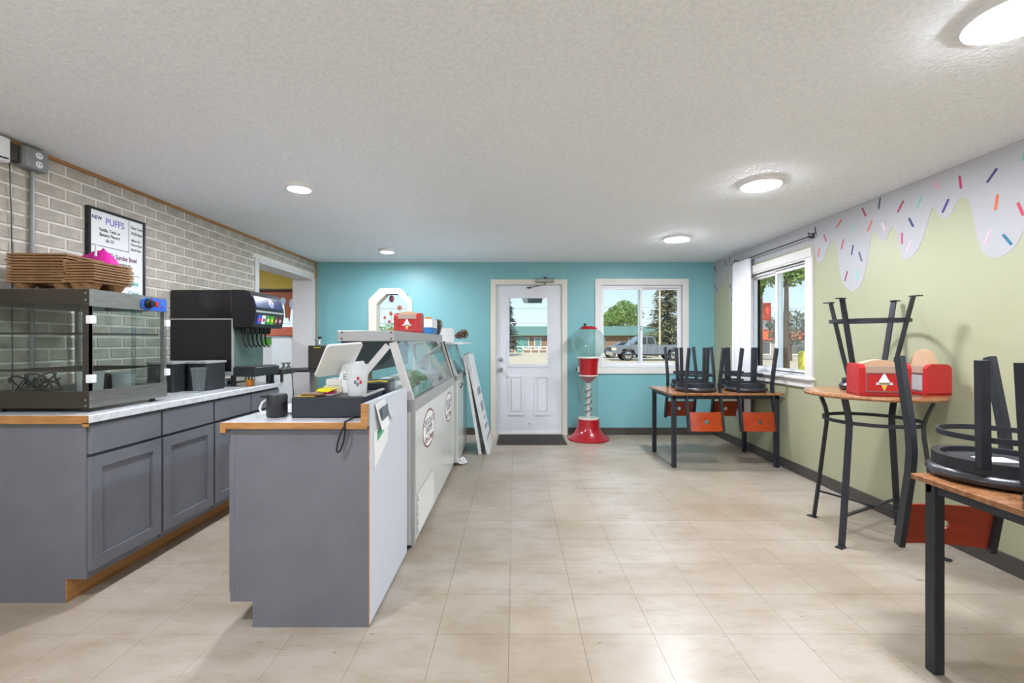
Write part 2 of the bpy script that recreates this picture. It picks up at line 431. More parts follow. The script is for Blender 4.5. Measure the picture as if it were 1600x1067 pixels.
# bricks of the left wall
BH, BL, JT = 0.0745, 0.199, 0.013
brick_cache = {}
def brick_mesh(l, h):
    key = (round(l, 3), round(h, 3))
    if key not in brick_cache:
        me = MB().box(0, 0, 0, .006, l, h, .003).mesh('brick', smooth=False); me.materials.append(M['brick']); brick_cache[key] = me
    return brick_cache[key]
brest = MB(); nb = 0
row = 0; ztop = ZC - 0.022
z = ztop
while z > 0:
    z0 = max(z - BH, 0); h = z - z0 - JT
    off = (row % 2) * BL / 2
    y = YR + off - BL
    while y < YB:
        a = max(y + JT / 2, YR); b = min(y + BL - JT / 2, YB - .02)
        segs = [(a, b)]
        if z0 < PZ1 + .03 and b > PY0 - .075:                 # leave the passage and its casing free
            segs = [(a, min(b, PY0 - .075))]
        if z0 < PZ1 + .03 and z > PZ1 + .03 + .02 and b > PY0 - .075: segs = []
        for (a, b) in segs:
            if b - a < .03 or h < .02: continue
            if a > 2.2 and z0 > 0.93 - .04:
                o = link('brick', brick_mesh(b - a, h), wall_left); o.location = (XL, a, z0 + JT); nb += 1
            else: brest.box(XL, a, z0 + JT, XL + .006, b, z0 + JT + h)
        y += BL
    z -= BH; row += 1
tag(brest.build('brick', 'brick', wall_left, smooth=False), kind='stuff')
# trims
struct(MB().box(XL, YR, ZC - .02, XL + .014, YB, ZC).box(XL, YB - .03, 0, XL + .016, YB, ZC - .02).build('trim_1', 'woodraw'), 'raw wood strip along the top of the brick wall')
tr = MB()
tr.box(XL, PY0 - .07, 0, XL + .012, PY0 - .0125, PZ1 + .025).box(XL, PY0 + .001, PZ1, XL + .012, PY1 + .07, PZ1 + .025)
tr.box(-2.985, PY0 - .012, 0, XL + .012, PY0 + .002, PZ1).box(-2.985, PY1 - .002, 0, XL + .012, PY1 + .1, PZ1).box(-2.985, PY0 + .003, PZ1 - .02, XL + .012, PY1 - .003, PZ1 - .0005)
struct(tr.build('trim_2', 'warmgrey', smooth=False), 'white casing around the passage in the brick wall')
struct(MB().box(DX1 + .08, YB - .012, 0, XR, YB, .1, .004).box(XL, YB - .012, 0, DX0 - .08, YB, .1, .004).build('baseboard_back', 'basedark'))
struct(MB().box(XR - .012, YR, 0, XR, YB - .012, .1, .004).build('baseboard_right', 'basedark'))

# ---- door
door = struct(MB().box(DX0 + .01, YB + .02, .02, DX1 - .01, YB + .065, .93).box(DX0 + .01, YB + .02, 1.97 - .08, DX1 - .01, YB + .065, 2.05)
    .box(DX0 + .01, YB + .02, .93, -.085, YB + .065, 1.89).box(.468, YB + .02, .93, DX1 - .01, YB + .065, 1.89).build('door_1', 'doorwhite', smooth=False), 'white half-glass entrance door')
MB().ring_prism([(-.1, .965 - .03), (.478, .935), (.478, 1.91), (-.1, 1.91)], [(-.07, .97), (.45, .97), (.45, 1.875), (-.07, 1.875)], 'y', YB + .006, YB + .024).build('glass_frame', 'doorwhite', door, smooth=False)
MB().box(-.09, YB + .04, .94, .46, YB + .045, 1.9).build('pane', 'glass', door)
for (a, b) in ((-.09, .13), (.27, .485)):
    MB().ring_prism([(a, .265), (b, .265), (b, .815), (a, .815)], [(a + .03, .295), (b - .03, .295), (b - .03, .785), (a + .03, .785)], 'y', YB + .008, YB + .022).box(a + .05, YB + .009, .315, b - .05, YB + .021, .765, .006).build('panel', 'doorwhite', door)
kn = MB()
def knob(z, r, name):
    b = MB().lathe([(r * 1.15, 0), (r * 1.15, .006), (r * .5, .008), (r * .45, .03), (r, .04), (r, .06), (r * .7, .068)], 18, (DX0 + .07, YB + .02, z), True, Matrix.Rotation(R(90), 4, 'X'))
    return b.build(name, 'galv', door)
knob(.892, .028, 'door_knob'); 
MB().lathe([(.03, 0), (.03, .02), (.018, .026)], 18, (DX0 + .07, YB + .02, 1.035), True, Matrix.Rotation(R(90), 4, 'X')).build('deadbolt', 'galv', door)
MB().cyl((.2, YB + .021, .155), (.2, YB - .002, .155), .008).build('hook', 'galv', door)
# casing
dc = MB()
dc.box(DX0 - .065, YB - .018, 0, DX0 + .005, YB + .14, DZ1).box(DX1 - .005, YB - .018, 0, DX1 + .065, YB + .14, DZ1).box(DX0 - .065, YB - .018, DZ1 + .0005, DX1 + .065, YB + .14, DZ1 + .07)
dc.box(DX0 + .006, YB - .01, 0, DX1 - .006, YB + .14, .018)
struct(dc.build('trim_3', 'cream', smooth=False), 'cream casing around the entrance door')
clo = thing('door_closer', 'grey door closer with folding arm above the entrance door', 'door closer', (.4, YB - .02, 2.1))
MB().box(.29, YB - .065, 2.085, .54, YB - .018, 2.135, .006).build('body', 'steel', clo)
MB().lathe([(.02, 0), (.02, .02), (.012, .025)], 12, (.42, YB - .042, 2.135)).build('spindle', 'darksteel', clo)
MB().bar([(.42, YB - .042, 2.082), (.42, YB - .05, 2.06), (.33, YB - .09, 2.035), (.2, YB - .06, 2.015)], .018, .01).build('arm', 'darksteel', clo)
MB().box(.17, YB - .075, 2.005, .23, YB - .018, 2.022, .003).build('arm_shoe', 'darksteel', clo)

# ---- windows
def casing_rect(name, axis, u0, u1, z0, z1, w, t0, t1, m='trim'):
    return struct(MB().ring_prism([(u0 - w, z0 - w), (u1 + w, z0 - w), (u1 + w, z1 + w), (u0 - w, z1 + w)], [(u0, z0), (u1, z0), (u1, z1), (u0, z1)], axis, t0, t1).build(name, m, smooth=False))
w1 = casing_rect('window_1', 'y', WX0, WX1, WZ0, WZ1, .085, YB - .02, YB + .14)
MB().ring_prism([(WX0, WZ0), (WX1, WZ0), (WX1, WZ1), (WX0, WZ1)], [(WX0 + .012, WZ0 + .035), (WX1 - .012, WZ0 + .035), (WX1 - .012, WZ1 - .035), (WX0 + .012, WZ1 - .035)], 'y', YB + .02, YB + .1).build('frame', 'white', w1, smooth=False)
def sash(p, x0, x1, y, name='sash'):
    s = MB().ring_prism([(x0, WZ0 + .03), (x1, WZ0 + .03), (x1, WZ1 - .03), (x0, WZ1 - .03)], [(x0 + .03, WZ0 + .06), (x1 - .03, WZ0 + .06), (x1 - .03, WZ1 - .06), (x0 + .03, WZ1 - .06)], 'y', y, y + .025).build(name, 'white', p, smooth=False)
    MB().box(x0 + .025, y + .01, WZ0 + .055, x1 - .025, y + .014, WZ1 - .055).build('pane', 'glass', s)
sash(w1, WX0 + .01, 1.765, YB + .03); sash(w1, 1.715, WX1 - .01, YB + .062)
MB().box(1.735, YB + .018, 1.43, 1.755, YB + .03, 1.5, .003).build('latch', 'steelgrey', w1)
# octagon
def octo(x0, x1, z0, z1, cx, cz): return [(x0 + cx, z0), (x1 - cx, z0), (x1, z0 + cz), (x1, z1 - cz), (x1 - cx, z1), (x0 + cx, z1), (x0, z1 - cz), (x0, z0 + cz)]
oo = octo(-2.0, -1.405, 1.14, 2.01, .158, .158)
oi = octo(OX0 + .001, OX1 - .001, OZ0, OZ1, .135, .135)
w2 = struct(MB().ring_prism(oo, oi, 'y', YB - .025, YB + .14).build('window_2', 'cream', smooth=False), 'white octagonal window')
MB().prism(oi, 'y', YB + .1, YB + .104).build('pane', 'glass', w2, smooth=False)
# right window
w3 = casing_rect('window_3', 'x', RY0, RY1, RZ0, RZ1, .1, XR - .02, XR + .14, 'trim')
MB().ring_prism([(RY0, RZ0), (RY1, RZ0), (RY1, RZ1), (RY0, RZ1)], [(RY0 + .012, RZ0 + .03), (RY1 - .012, RZ0 + .03), (RY1 - .012, RZ1 - .03), (RY0 + .012, RZ1 - .03)], 'x', XR + .02, XR + .1).build('frame', 'white', w3, smooth=False)
def sash3(p, y0, y1, x):
    s = MB().ring_prism([(y0, RZ0 + .02), (y1, RZ0 + .02), (y1, RZ1 - .02), (y0, RZ1 - .02)], [(y0 + .03, RZ0 + .055), (y1 - .03, RZ0 + .055), (y1 - .03, RZ1 - .055), (y0 + .03, RZ1 - .055)], 'x', x, x + .025).build('sash', 'white', p, smooth=False)
    MB().box(x + .01, y0 + .025, RZ0 + .05, x + .014, y1 - .025, RZ1 - .05).build('pane', 'glass', s)
sash3(w3, 4.27, 4.82, XR + .02); sash3(w3, 4.77, 5.325, XR + .05)
MB().box(XR - .05, RY0 - .12, RZ0 - .03, XR + .02, RY1 + .12, RZ0 - .005, .005).build('sill', 'trim', w3)
MB().box(XR - .03, RY0 - .1, RZ1 + .015, XR - .015, RY1 + .1, RZ1 + .1, .004).build('head_board', 'trim', w3)

# ---- drip mural on the right wall
wall_right = bpy.data.objects['wall_right']
far = [(6.249, 2.059), (6.224, 1.94), (6.172, 1.877), (6.106, 1.916), (6.071, 2.036), (6.046, 2.077), (5.988, 2.036), (5.94, 2.085), (5.902, 2.167), (5.856, 2.203), (5.823, 2.134), (5.81, 1.96), (5.81, 1.832), (5.765, 1.732), (5.685, 1.694), (5.612, 1.73), (5.578, 1.83), (5.562, 2.013), (5.529, 2.172)]
near = [(4.19, 2.172), (4.153, 2.086), (4.121, 2.009), (4.085, 1.986), (4.038, 2.001), (3.987, 2.081), (3.948, 2.141), (3.913, 2.154), (3.881, 2.126), (3.862, 2.056), (3.844, 1.934), (3.816, 1.811), (3.771, 1.734), (3.684, 1.682), (3.609, 1.715), (3.569, 1.789), (3.537, 1.894), (3.514, 2.01), (3.491, 2.113), (3.468, 2.131), (3.439, 2.101), (3.416, 2.048), (3.388, 2.025), (3.352, 2.034), (3.317, 2.094), (3.29, 2.116), (3.27, 2.088), (3.25, 2.0), (3.23, 1.912), (3.211, 1.87), (3.185, 1.851), (3.135, 1.867), (3.087, 1.911), (3.051, 1.977), (3.017, 2.072), (2.989, 2.147), (2.972, 2.157), (2.955, 2.137), (2.939, 2.092), (2.912, 2.067), (2.881, 2.064), (2.85, 2.087), (2.825, 2.138), (2.795, 2.16), (2.771, 2.16), (2.747, 2.138), (2.729, 2.081), (2.71, 1.982), (2.692, 1.885), (2.669, 1.816), (2.638, 1.774), (2.604, 1.759), (2.554, 1.76), (2.506, 1.784), (2.475, 1.82), (2.448, 1.881)]
tail = []
y = 2.43
while y > YR + .1:
    tail.append((y, 2.0 + .13 * math.sin(y * 7.1) + .08 * math.sin(y * 13.3 + 1))); y -= .05
poly = far + near + tail + [(YR + .05, ZC - .001), (6.249, ZC - .001)]
MB().prism(poly, 'x', XR - .0015, XR + .0005).build('drip_mural', 'offwhite', wall_right, smooth=False)
spr = [(4.149, 2.317, 4.134, 2.252, '3a4450'), (4.028, 2.225, 3.997, 2.163, 'b05068'), (4.087, 2.113, 4.11, 2.047, 'd06048'), (3.814, 2.295, 3.87, 2.254, 'c8603a'), (3.696, 2.228, 3.674, 2.169, '8cc8b8'), (3.582, 2.325, 3.55, 2.261, '9a3040'), (3.409, 2.351, 3.422, 2.281, '345068'), (3.488, 2.202, 3.525, 2.139, 'd06038'), (3.388, 2.158, 3.365, 2.104, 'e0c0c8'), (3.792, 2.123, 3.811, 2.059, 'b84858'), (3.682, 2.055, 3.698, 1.988, '384070'), (3.616, 1.986, 3.591, 1.919, '385068'), (3.746, 1.853, 3.771, 1.786, '983050'), (3.644, 1.841, 3.632, 1.778, '88c8b8'), (3.207, 2.267, 3.25, 2.208, 'a82840'), (3.065, 2.255, 3.096, 2.189, '80c0a8'), (2.976, 2.327, 2.941, 2.269, 'd8a0b0'), (2.8, 2.294, 2.791, 2.224, 'b03058'), (2.874, 2.173, 2.91, 2.109, '302880'), (3.157, 2.131, 3.128, 2.073, '203868'), (3.216, 2.042, 3.217, 1.975, 'c04060'), (3.14, 1.976, 3.176, 1.916, 'e0b8c8'), (2.587, 2.258, 2.634, 2.205, '282868'), (2.581, 2.108, 2.592, 2.035, 'e05818'), (2.475, 2.03, 2.451, 1.964, 'c01840'), (2.621, 1.917, 2.65, 1.853, 'e0b0c0'), (2.548, 1.875, 2.51, 1.818, '106888'), (2.437, 2.304, 2.449, 2.259, '60b8a0'), (6.234, 2.309, 6.198, 2.239, '302848'), (5.916, 2.326, 5.888, 2.267, '303848'), (5.787, 2.342, 5.801, 2.291, '484848'), (5.72, 2.224, 5.711, 2.164, 'e0a0a0'), (5.997, 2.137, 6.012, 2.084, 'c08080'), (6.208, 2.053, 6.198, 1.994, '384070'), (6.136, 1.987, 6.157, 1.944, '404858'), (5.787, 2.0, 5.765, 1.955, '384070'), (5.742, 1.836, 5.751, 1.794, '484060')]
smats = {}
for (y0, z0, y1, z1, h) in spr:
    if h not in smats: smats[h] = mat('sprinkle_' + h, h, 0.5)
    d = Vector((y1 - y0, z1 - z0)); L = d.length; d.normalize(); n = Vector((-d.y, d.x)) * .0075
    pl = []
    for k in range(7): 
        a = -PI / 2 + PI * k / 6; pl.append((y1 + n.x * -math.sin(a) * 1 + d.x * .0075 * math.cos(a), z1 + n.y * -math.sin(a) + d.y * .0075 * math.cos(a)))
    for k in range(7):
        a = -PI / 2 + PI * k / 6; pl.append((y0 + n.x * math.sin(a) - d.x * .0075 * math.cos(a), z0 + n.y * math.sin(a) - d.y * .0075 * math.cos(a)))
    MB().prism(pl, 'x', XR - .0028, XR - .001).build('sprinkle', smats[h], wall_right, smooth=False)

# ---- ceiling lamps
def disk_light(x, y, ro, ri, label, drum=True):
    t = thing('ceiling_light', label, 'ceiling light', (x, y, ZC), 'round ceiling lights')
    if drum:                                                   # flat luminous drum on a thin back plate
        MB().lathe([(ro, 0), (ro, -.014), (ri + .006, -.0245), (ri, -.025), (ri - .001, -.022), (.01, -.02)], 40, (x, y, ZC), False).build('back_plate', 'white', t)
        MB().lathe([(ri - .003, -.022), (ri - .001, -.026), (ri * .97, -.0295), (ri * .6, -.034), (.001, -.035)], 40, (x, y, ZC), True).build('diffuser', 'lamp', t)
    else:                                                      # recessed can with a sloped ring
        MB().lathe([(ro, 0), (ro, -.01), (ro * .96, -.018), (ri + .004, -.034), (ri, -.034), (ri - .002, -.026), (ri - .002, -.004)], 40, (x, y, ZC), False).build('trim_ring', 'white', t)
        MB().lathe([(ri, -.026), (ri, -.0335), (ri * .8, -.036), (ri * .4, -.038), (.001, -.0385)], 40, (x, y, ZC), True).build('diffuser', 'lampsmall', t)
disk_light(-1.5, 3.17, .105, .072, 'small round ceiling light over the counter aisle, the nearer one', False)
disk_light(-1.51, 5.4, .105, .072, 'small round ceiling light near the teal wall above the octagonal window', False)
disk_light(1.69, 3.12, .135, .122, 'flat round ceiling light between the tables, middle of the right-hand row')
disk_light(1.7, 4.77, .135, .122, 'flat round ceiling light nearest the back window')
disk_light(1.66, 1.5, .145, .132, 'large round ceiling light cut by the upper right picture corner')
disk_light(-1.5, .9, .135, .122, 'added round fill light, out of view behind the photographer on the left')  # unseen lamp, added as fill for the left side
disk_light(1.7, -.6, .135, .122, 'added round fill light, out of view behind the photographer on the right')  # unseen lamp, added as fill from the right rear
disk_light(-4.3, 4.6, .135, .122, 'added round fill light, out of view in the next room beyond the passage')  # unseen lamp, added to brighten the room past the passage
disk_light(-1.5, -1.4, .135, .122, 'added round fill light, out of view behind the photographer at the rear left')  # another unseen fill lamp, added behind the camera

# ================================================================== left base cabinets
CZ = 0.885                                                  # carcass top
def base_cabinet(y0, y1, x_back, x_front, label, first):
    t = thing('base_cabinet', label, 'cabinet', ((x_back + x_front) / 2, (y0 + y1) / 2, 0), 'grey base cabinets under the marble worktop')
    b = MB().box(x_back, y0 + .001, .116, x_front, y1 - .001, CZ)
    b.box(x_back, y0 + .001, 0, x_front - .1, y1 - .001, .116)
    b.build('body', 'greycab', t, smooth=False)
    MB().box(x_front - .1, y0 + .001, 0, x_front - .095, y1 - .001, .116).build('toe_kick', 'woodraw', t)
    MB().box(x_front, y0 + .006, .725, x_front + .019, y1 - .012, .868, .003).build('drawer', 'greycab', t)
    a0, a1 = y0 + .006, y1 - .012; z0, z1 = .152, .71
    d = MB().ring_prism([(a0, z0), (a1, z0), (a1, z1), (a0, z1)], [(a0 + .06, z0 + .06), (a1 - .06, z0 + .06), (a1 - .06, z1 - .06), (a0 + .06, z1 - .06)], 'x', x_front, x_front + .02)
    dd = d.build('door', 'greycab', t, smooth=False)
    MB().box(x_front, a0 + .055, z0 + .055, x_front + .008, a1 - .055, z1 - .055).build('door_panel', 'greycab', dd)
    MB().box(x_front - .001, y1 - .012, .13, x_front + .0008, y1 + .004, CZ).box(x_front - .001, y0 + .002, .71, x_front + .0008, y1, .725).build('gap', 'darkgap', t)
    return t
labs = ['grey shaker base cabinet at the near end, under the heated display case', 'second grey shaker base cabinet from the near end, under the black bins', 'third grey shaker base cabinet, under the soda dispenser', 'farthest grey shaker base cabinet beside the passage']
ys = [2.228, 2.69, 3.155, 3.6, 4.03]
for k in range(4): base_cabinet(ys[k], ys[k + 1], XL + .012, -2.098, labs[k], k == 0)
wt_ = thing('worktop', 'white marble laminate worktop with raw wood end along the brick wall', 'worktop', (-2.4, 3.1, CZ))
MB().box(XL + .009, 2.215, CZ, -2.075, 4.06, .92, .004).build('slab', 'marble', wt_)
MB().box(XL + .009, 2.205, CZ - .004, -2.072, 2.216, .919).box(-2.095, 2.205, CZ - .02, -2.072, 2.216, CZ).build('end_edge', 'woodraw', wt_)
MB().box(-2.076, 2.214, CZ - .004, -2.068, 4.062, .919, .003).build('front_edge', 'marble', wt_)

# ================================================================== heated display case
dc_x0, dc_x1, dc_y0, dc_y1, dc_z0, dc_z1 = -2.70, -2.152, 2.3, 2.815, .942, 1.545
hc = thing('heated_display_case', 'dark steel heated display case with glass sides on the worktop', 'display case', ((dc_x0 + dc_x1) / 2, 2.55, .92))
for x in (dc_x0, dc_x1 - .022):
    for y in (dc_y0, dc_y1 - .022): MB().box(x, y, dc_z0, x + .022, y + .022, dc_z1).build('corner_post', 'steel', hc, smooth=False)
nf = MB().box(dc_x0, dc_y0 - .003, dc_z1 - .072, dc_x1, dc_y0 + .02, dc_z1).box(dc_x0, dc_y0 - .003, dc_z0, dc_x1, dc_y0 + .02, dc_z0 + .085).box(dc_x1 - .03, dc_y0 - .003, dc_z0 + .0855, dc_x1, dc_y0 + .02, dc_z1 - .0725)
nf.build('end_frame', 'darksteel', hc, smooth=False)
MB().box(dc_x1 - .02, dc_y0, dc_z1 - .085, dc_x1 + .003, dc_y1, dc_z1).build('header', 'steel', hc, smooth=False)
MB().box(dc_x1 - .02, dc_y0, dc_z0, dc_x1 + .003, dc_y1, dc_z0 + .085).build('bottom_rail', 'steel', hc, smooth=False)
MB().box(dc_x0, dc_y0, dc_z1 - .006, dc_x1, dc_y1, dc_z1 + .002).build('top_plate', 'steel', hc, smooth=False)
MB().box(dc_x0, dc_y0, dc_z0, dc_x1, dc_y1, dc_z0 + .02).build('floor_plate', 'steel', hc, smooth=False)
for (q0, q1) in ((dc_z1 - .08, dc_z1), (dc_z0, dc_z0 + .08)):
    MB().box(dc_x0, dc_y1 - .02, q0, dc_x1, dc_y1, q1).build('far_rail', 'steel', hc, smooth=False)
    MB().box(dc_x0, dc_y0, q0, dc_x0 + .02, dc_y1, q1).build('wall_rail', 'steel', hc, smooth=False)
MB().box(dc_x0 + .02, dc_y0 + .006, dc_z0 + .08, dc_x1 - .028, dc_y0 + .010, dc_z1 - .07).build('end_pane', 'caseglass', hc)
gm = (dc_y0 + dc_y1) / 2 + .03
for (a, b, xo) in ((dc_y0 + .02, gm + .01, 0), (gm - .01, dc_y1 - .02, -.008)):
    g = MB().box(dc_x1 - .012 + xo, a, dc_z0 + .085, dc_x1 - .008 + xo, b, dc_z1 - .085).build('sliding_door', 'caseglass', hc)
MB().box(dc_x0 + .02, dc_y1 - .01, dc_z0 + .07, dc_x1 - .02, dc_y1 - .006, dc_z1 - .07).build('far_pane', 'caseglass', hc)
for z in (1.13, 1.32):
    s = MB()
    for k in range(14): yy = dc_y0 + .04 + k * .034; s.box(dc_x0 + .03, yy, z, dc_x1 - .03, yy + .003, z + .003)
    s.box(dc_x0 + .03, dc_y0 + .03, z - .004, dc_x1 - .03, dc_y0 + .037, z + .006).box(dc_x1 - .037, dc_y0 + .03, z - .004, dc_x1 - .03, dc_y1 - .03, z + .006)
    s.build('wire_shelf', 'darksteel', hc, smooth=False)
for z in (1.07, 1.37):
    MB().box(dc_x1 - .012, dc_y0 - .006, z, dc_x1 + .016, dc_y0 + .028, z + .042, .003).build('hinge_clip', 'white', hc)
    MB().box(dc_x1 - .01, dc_y1 - .02, z, dc_x1 + .014, dc_y1 + .014, z + .042, .003).build('hinge_clip', 'white', hc)
cp = MB().prism([(2.615, 1.485), (2.625, 1.47), (2.65, 1.463), (2.80, 1.463), (2.80, 1.535), (2.64, 1.535), (2.622, 1.525), (2.615, 1.508)], 'x', dc_x1 + .002, dc_x1 + .008).build('control_plate', 'blue', hc, smooth=False)
MB().lathe([(.03, 0), (.028, .012), (.018, .014), (.016, .028)], 18, (dc_x1 + .008, 2.665, 1.502), True, Matrix.Rotation(R(90), 4, 'Y')).build('dial', 'black', cp)
MB().box(dc_x1 + .007, 2.712, 1.487, dc_x1 + .014, 2.736, 1.518, .002).build('switch', 'redmat', cp)
MB().cyl((dc_x1 + .006, 2.765, 1.51), (dc_x1 + .011, 2.765, 1.51), .005).build('pilot_lamp', 'greenp', cp)
MB().cyl((dc_x1 + .006, 2.765, 1.487), (dc_x1 + .011, 2.765, 1.487), .005).build('pilot_lamp', 'redmat', cp)
for (z) in (.955, .985, 1.49, 1.525):
    MB().cyl((dc_x1 - .012, dc_y0 - .005, z), (dc_x1 - .012, dc_y0 - .001, z), .004, 8).build('screw', 'chrome', hc)
    MB().cyl((dc_x1 + .001, dc_y0 + .012, z), (dc_x1 + .006, dc_y0 + .012, z), .004, 8).build('screw', 'chrome', hc)
for (x, y) in ((dc_x0 + .05, dc_y0 + .05), (dc_x1 - .05, dc_y0 + .05), (dc_x0 + .05, dc_y1 - .05), (dc_x1 - .05, dc_y1 - .05)):
    MB().lathe([(.016, 0), (.014, .0235)], 12, (x, y, .9195)).build('foot', 'black', hc)
# things inside the case
ut = MB(); r2 = random.Random(3)
for k in range(5):
    cx, cy = -2.55 + r2.uniform(-.05, .09), 2.4 + r2.uniform(-.02, .04); pts = []
    a0 = r2.uniform(0, 6)
    for i in range(22):
        a = a0 + i * .42; rr = .055 + .02 * math.sin(i * .9 + k)
        pts.append((cx + rr * 1.3 * math.cos(a), cy + rr * .6 * math.sin(a), 1.03 + .045 * math.sin(a * 1.3 + k) + .01 * k))
    ut.tube(pts, .004, 6)
for k in range(4): ut.tube([(-2.56 + .04 * k, 2.42, 1.08), (-2.5 + .05 * k, 2.38, 1.0), (-2.46 + .06 * k, 2.36, .968)], .004, 6)
ut.build('coiled_power_cord', 'blackmetal'); tag(bpy.data.objects['coiled_power_cord'], 'grey coiled cord lying on the floor of the heated display case', 'cord')
def cup(name, x, y, z, r0, r1, h, m, label, cat, lid=None, group=None):
    t = thing(name, label, cat, (x, y, z), group)
    MB().lathe([(r0, 0), (r1, h), (r1 + .004, h), (r1 + .004, h - .008), (r1 + .001, h - .008)], 24, (x, y, z), False).lathe([(r0 * .98, .002), (.001, .002)], 24, (x, y, z), False).build('wall', m, t)
    return t
cup('clear_jar', -2.33, 2.5, .963, .05, .06, .16, 'frost', 'cloudy plastic jar inside the heated case, front of the two', 'jar')
cup('clear_jar', -2.3, 2.68, .963, .05, .055, .13, 'frost', 'cloudy plastic jar inside the heated case beside the dark tin', 'jar')
t = thing('tin', 'dark square tin with pale lid badge inside the heated case', 'tin', (-2.42, 2.7, .963))
MB().box(-2.49, 2.64, .963, -2.37, 2.77, 1.09, .008).build('body', 'blackmat', t); MB().cyl((-2.369, 2.7, 1.04), (-2.366, 2.7, 1.04), .018, 16).build('badge', 'paper', t)

# ================================================================== pulp carriers on the case
def carrier(lx, ly, feet):
    b = MB()
    b.ring_prism([(-lx, -ly), (lx, -ly), (lx, ly), (-lx, ly)], [(-lx + .028, -ly + .028), (lx - .028, -ly + .028), (lx - .028, ly - .028), (-lx + .028, ly - .028)], 'z', .0, .0095)
    b.box(-lx + .03, -.012, .001, lx - .03, .012, .009)
    if feet:
        for sx in (-1, 1):
            for sy in (-1, 1):
                b.lathe([(.028, -.034), (.045, -.002)], 14, (sx * (lx - .05), sy * (ly - .05), 0))
    return b
def stack(x, y, rz, lx, ly, n, lab, grp):
    z = 1.547
    low = carrier(lx, ly, True).mesh('cup_carrier', smooth=False); up = carrier(lx, ly, False).mesh('cup_carrier', smooth=False)
    low.materials.append(M['cardboard']); up.materials.append(M['cardboard'])
    for k in range(n):
        o = link('cup_carrier', low if k == 0 else up)
        o.location = (x + rng.uniform(-.006, .006), y + rng.uniform(-.006, .006), z + .0345 + k * .0142); o.rotation_euler = (0, 0, R(rz + rng.uniform(-1.5, 1.5)))
        w_ = ['topmost', 'second from top', 'third from top', 'fourth from top', 'fifth from top', 'sixth from top', 'seventh from top', 'eighth from top', 'ninth from top', 'tenth from top']
        tag(o, 'brown pulp cup carrier, ' + ('bottom one with feet' if k == 0 else w_[n - 1 - k]) + lab, 'cup carrier', grp)
stack(-2.46, 2.45, 3, .145, .115, 11, ' in the taller left stack', 'pulp carriers in the taller stack')
stack(-2.208, 2.425, -2, .078, .115, 8, ' in the shorter right stack', 'pulp carriers in the shorter stack')
pk = thing('pink_swirl_ornament', 'hot pink soft-serve swirl ornament behind the carrier stacks', 'ornament', (-2.43, 2.69, 1.547))
MB().lathe([(.06, 0), (.075, .03), (.085, .12), (.088, .165), (.082, .185), (.07, .195), (.066, .205), (.058, .222), (.046, .232), (.04, .242), (.026, .258), (.012, .27), (.002, .285)], 24, (-2.43, 2.69, 1.547)).build('swirl', 'pink', pk)
MB().prism([(-2.535, 1.775), (-2.48, 1.795), (-2.44, 1.815), (-2.44, 1.75), (-2.49, 1.755)], 'y', 2.655, 2.69).build('point', 'pink', pk)
MB().cyl((-2.43, 2.64, 1.775), (-2.418, 2.63, 1.845), .006).build('stick', 'white', pk)

# ================================================================== menu board
mbx = XL + .03
mb_ = thing('menu_board', 'black-framed whiteboard menu with coloured marker lettering on the brick wall', 'menu board', (XL + .006, 3.11, 1.5))
y0, y1, z0, z1 = 2.89, 3.335, 1.5, 2.148
MB().ring_prism([(y0, z0), (y1, z0), (y1, z1), (y0, z1)], [(y0 + .016, z0 + .016), (y1 - .016, z0 + .016), (y1 - .016, z1 - .016), (y0 + .016, z1 - .016)], 'x', XL + .006, mbx).build('frame', 'black', mb_, smooth=False)
MB().box(XL + .007, y0 + .01, z0 + .01, mbx - .008, y1 - .01, z1 - .01).build('board', 'paper', mb_)
px = mbx - .0075
ink = {k: mat('ink_' + k, v, .6) for k, v in dict(navy='24407c', violet='8888cc', blk='2c3034', plum='703060', teal='38b0b8', mag='d04890', green='70c070').items()}
def W(txt, s, y, z, c, xs=1.0, sh=0.0): lettering(txt, s, (px, y, z), (0, 1, 0), (0, 0, 1), ink[c], mb_, xs=xs, shear=sh, bold=.022)
W('NEW', .034, 2.955, 2.085, 'navy', .9); W('PUFFS', .062, 3.09, 2.075, 'violet', .9)
W('Vanilla, Twist or', .03, 3.05, 2.015, 'blk', .8); W('Banana Flavors', .03, 3.05, 1.983, 'blk', .85); W('$5.75', .028, 3.05, 1.948, 'blk')
W('Dine Cone', .03, 3.265, 2.085, 'blk', .75); W('10:30-9pm', .03, 3.265, 2.045, 'blk', .75); W('Mon-Fri', .024, 3.26, 1.995, 'blk'); W('Noon-9pm', .024, 3.265, 1.965, 'blk', .9); W('Sat & Sun', .024, 3.26, 1.93, 'blk', .9)
W("BBG's Sundae Bowl", .046, 3.135, 1.853, 'plum', .72); W('Ice cream, topping by the', .019, 3.12, 1.812, 'blk'); W('pint & hot fudge sauce', .019, 3.1, 1.788, 'blk'); W('$10', .028, 3.22, 1.762, 'blk')
W('Try Float Classics', .045, 3.16, 1.69, 'teal', .75); W('Cones', .035, 3.24, 1.62, 'teal'); W('new', .03, 3.26, 1.585, 'mag'); W('mint', .03, 3.26, 1.555, 'mag')
ln = MB().box(px - .0005, y0 + .02, 1.905, px, 3.2, 1.909).box(px - .0005, 3.198, 1.905, px, 3.202, 2.125)
wv = [(y0 + .06 + i * .02, 1.742 + .008 * math.sin(i * 1.3)) for i in range(18)]
for a, b in zip(wv[:-1], wv[1:]): ln.prism([a, b, (b[0], b[1] - .004), (a[0], a[1] - .004)], 'x', px - .0005, px)
ln.build('ruled_lines', ink['blk'], mb_, smooth=False)
MB().prism(disc_poly(8, .011, .011, 2.93, 1.83), 'x', px - .0005, px).build('star', ink['green'], mb_, smooth=False)
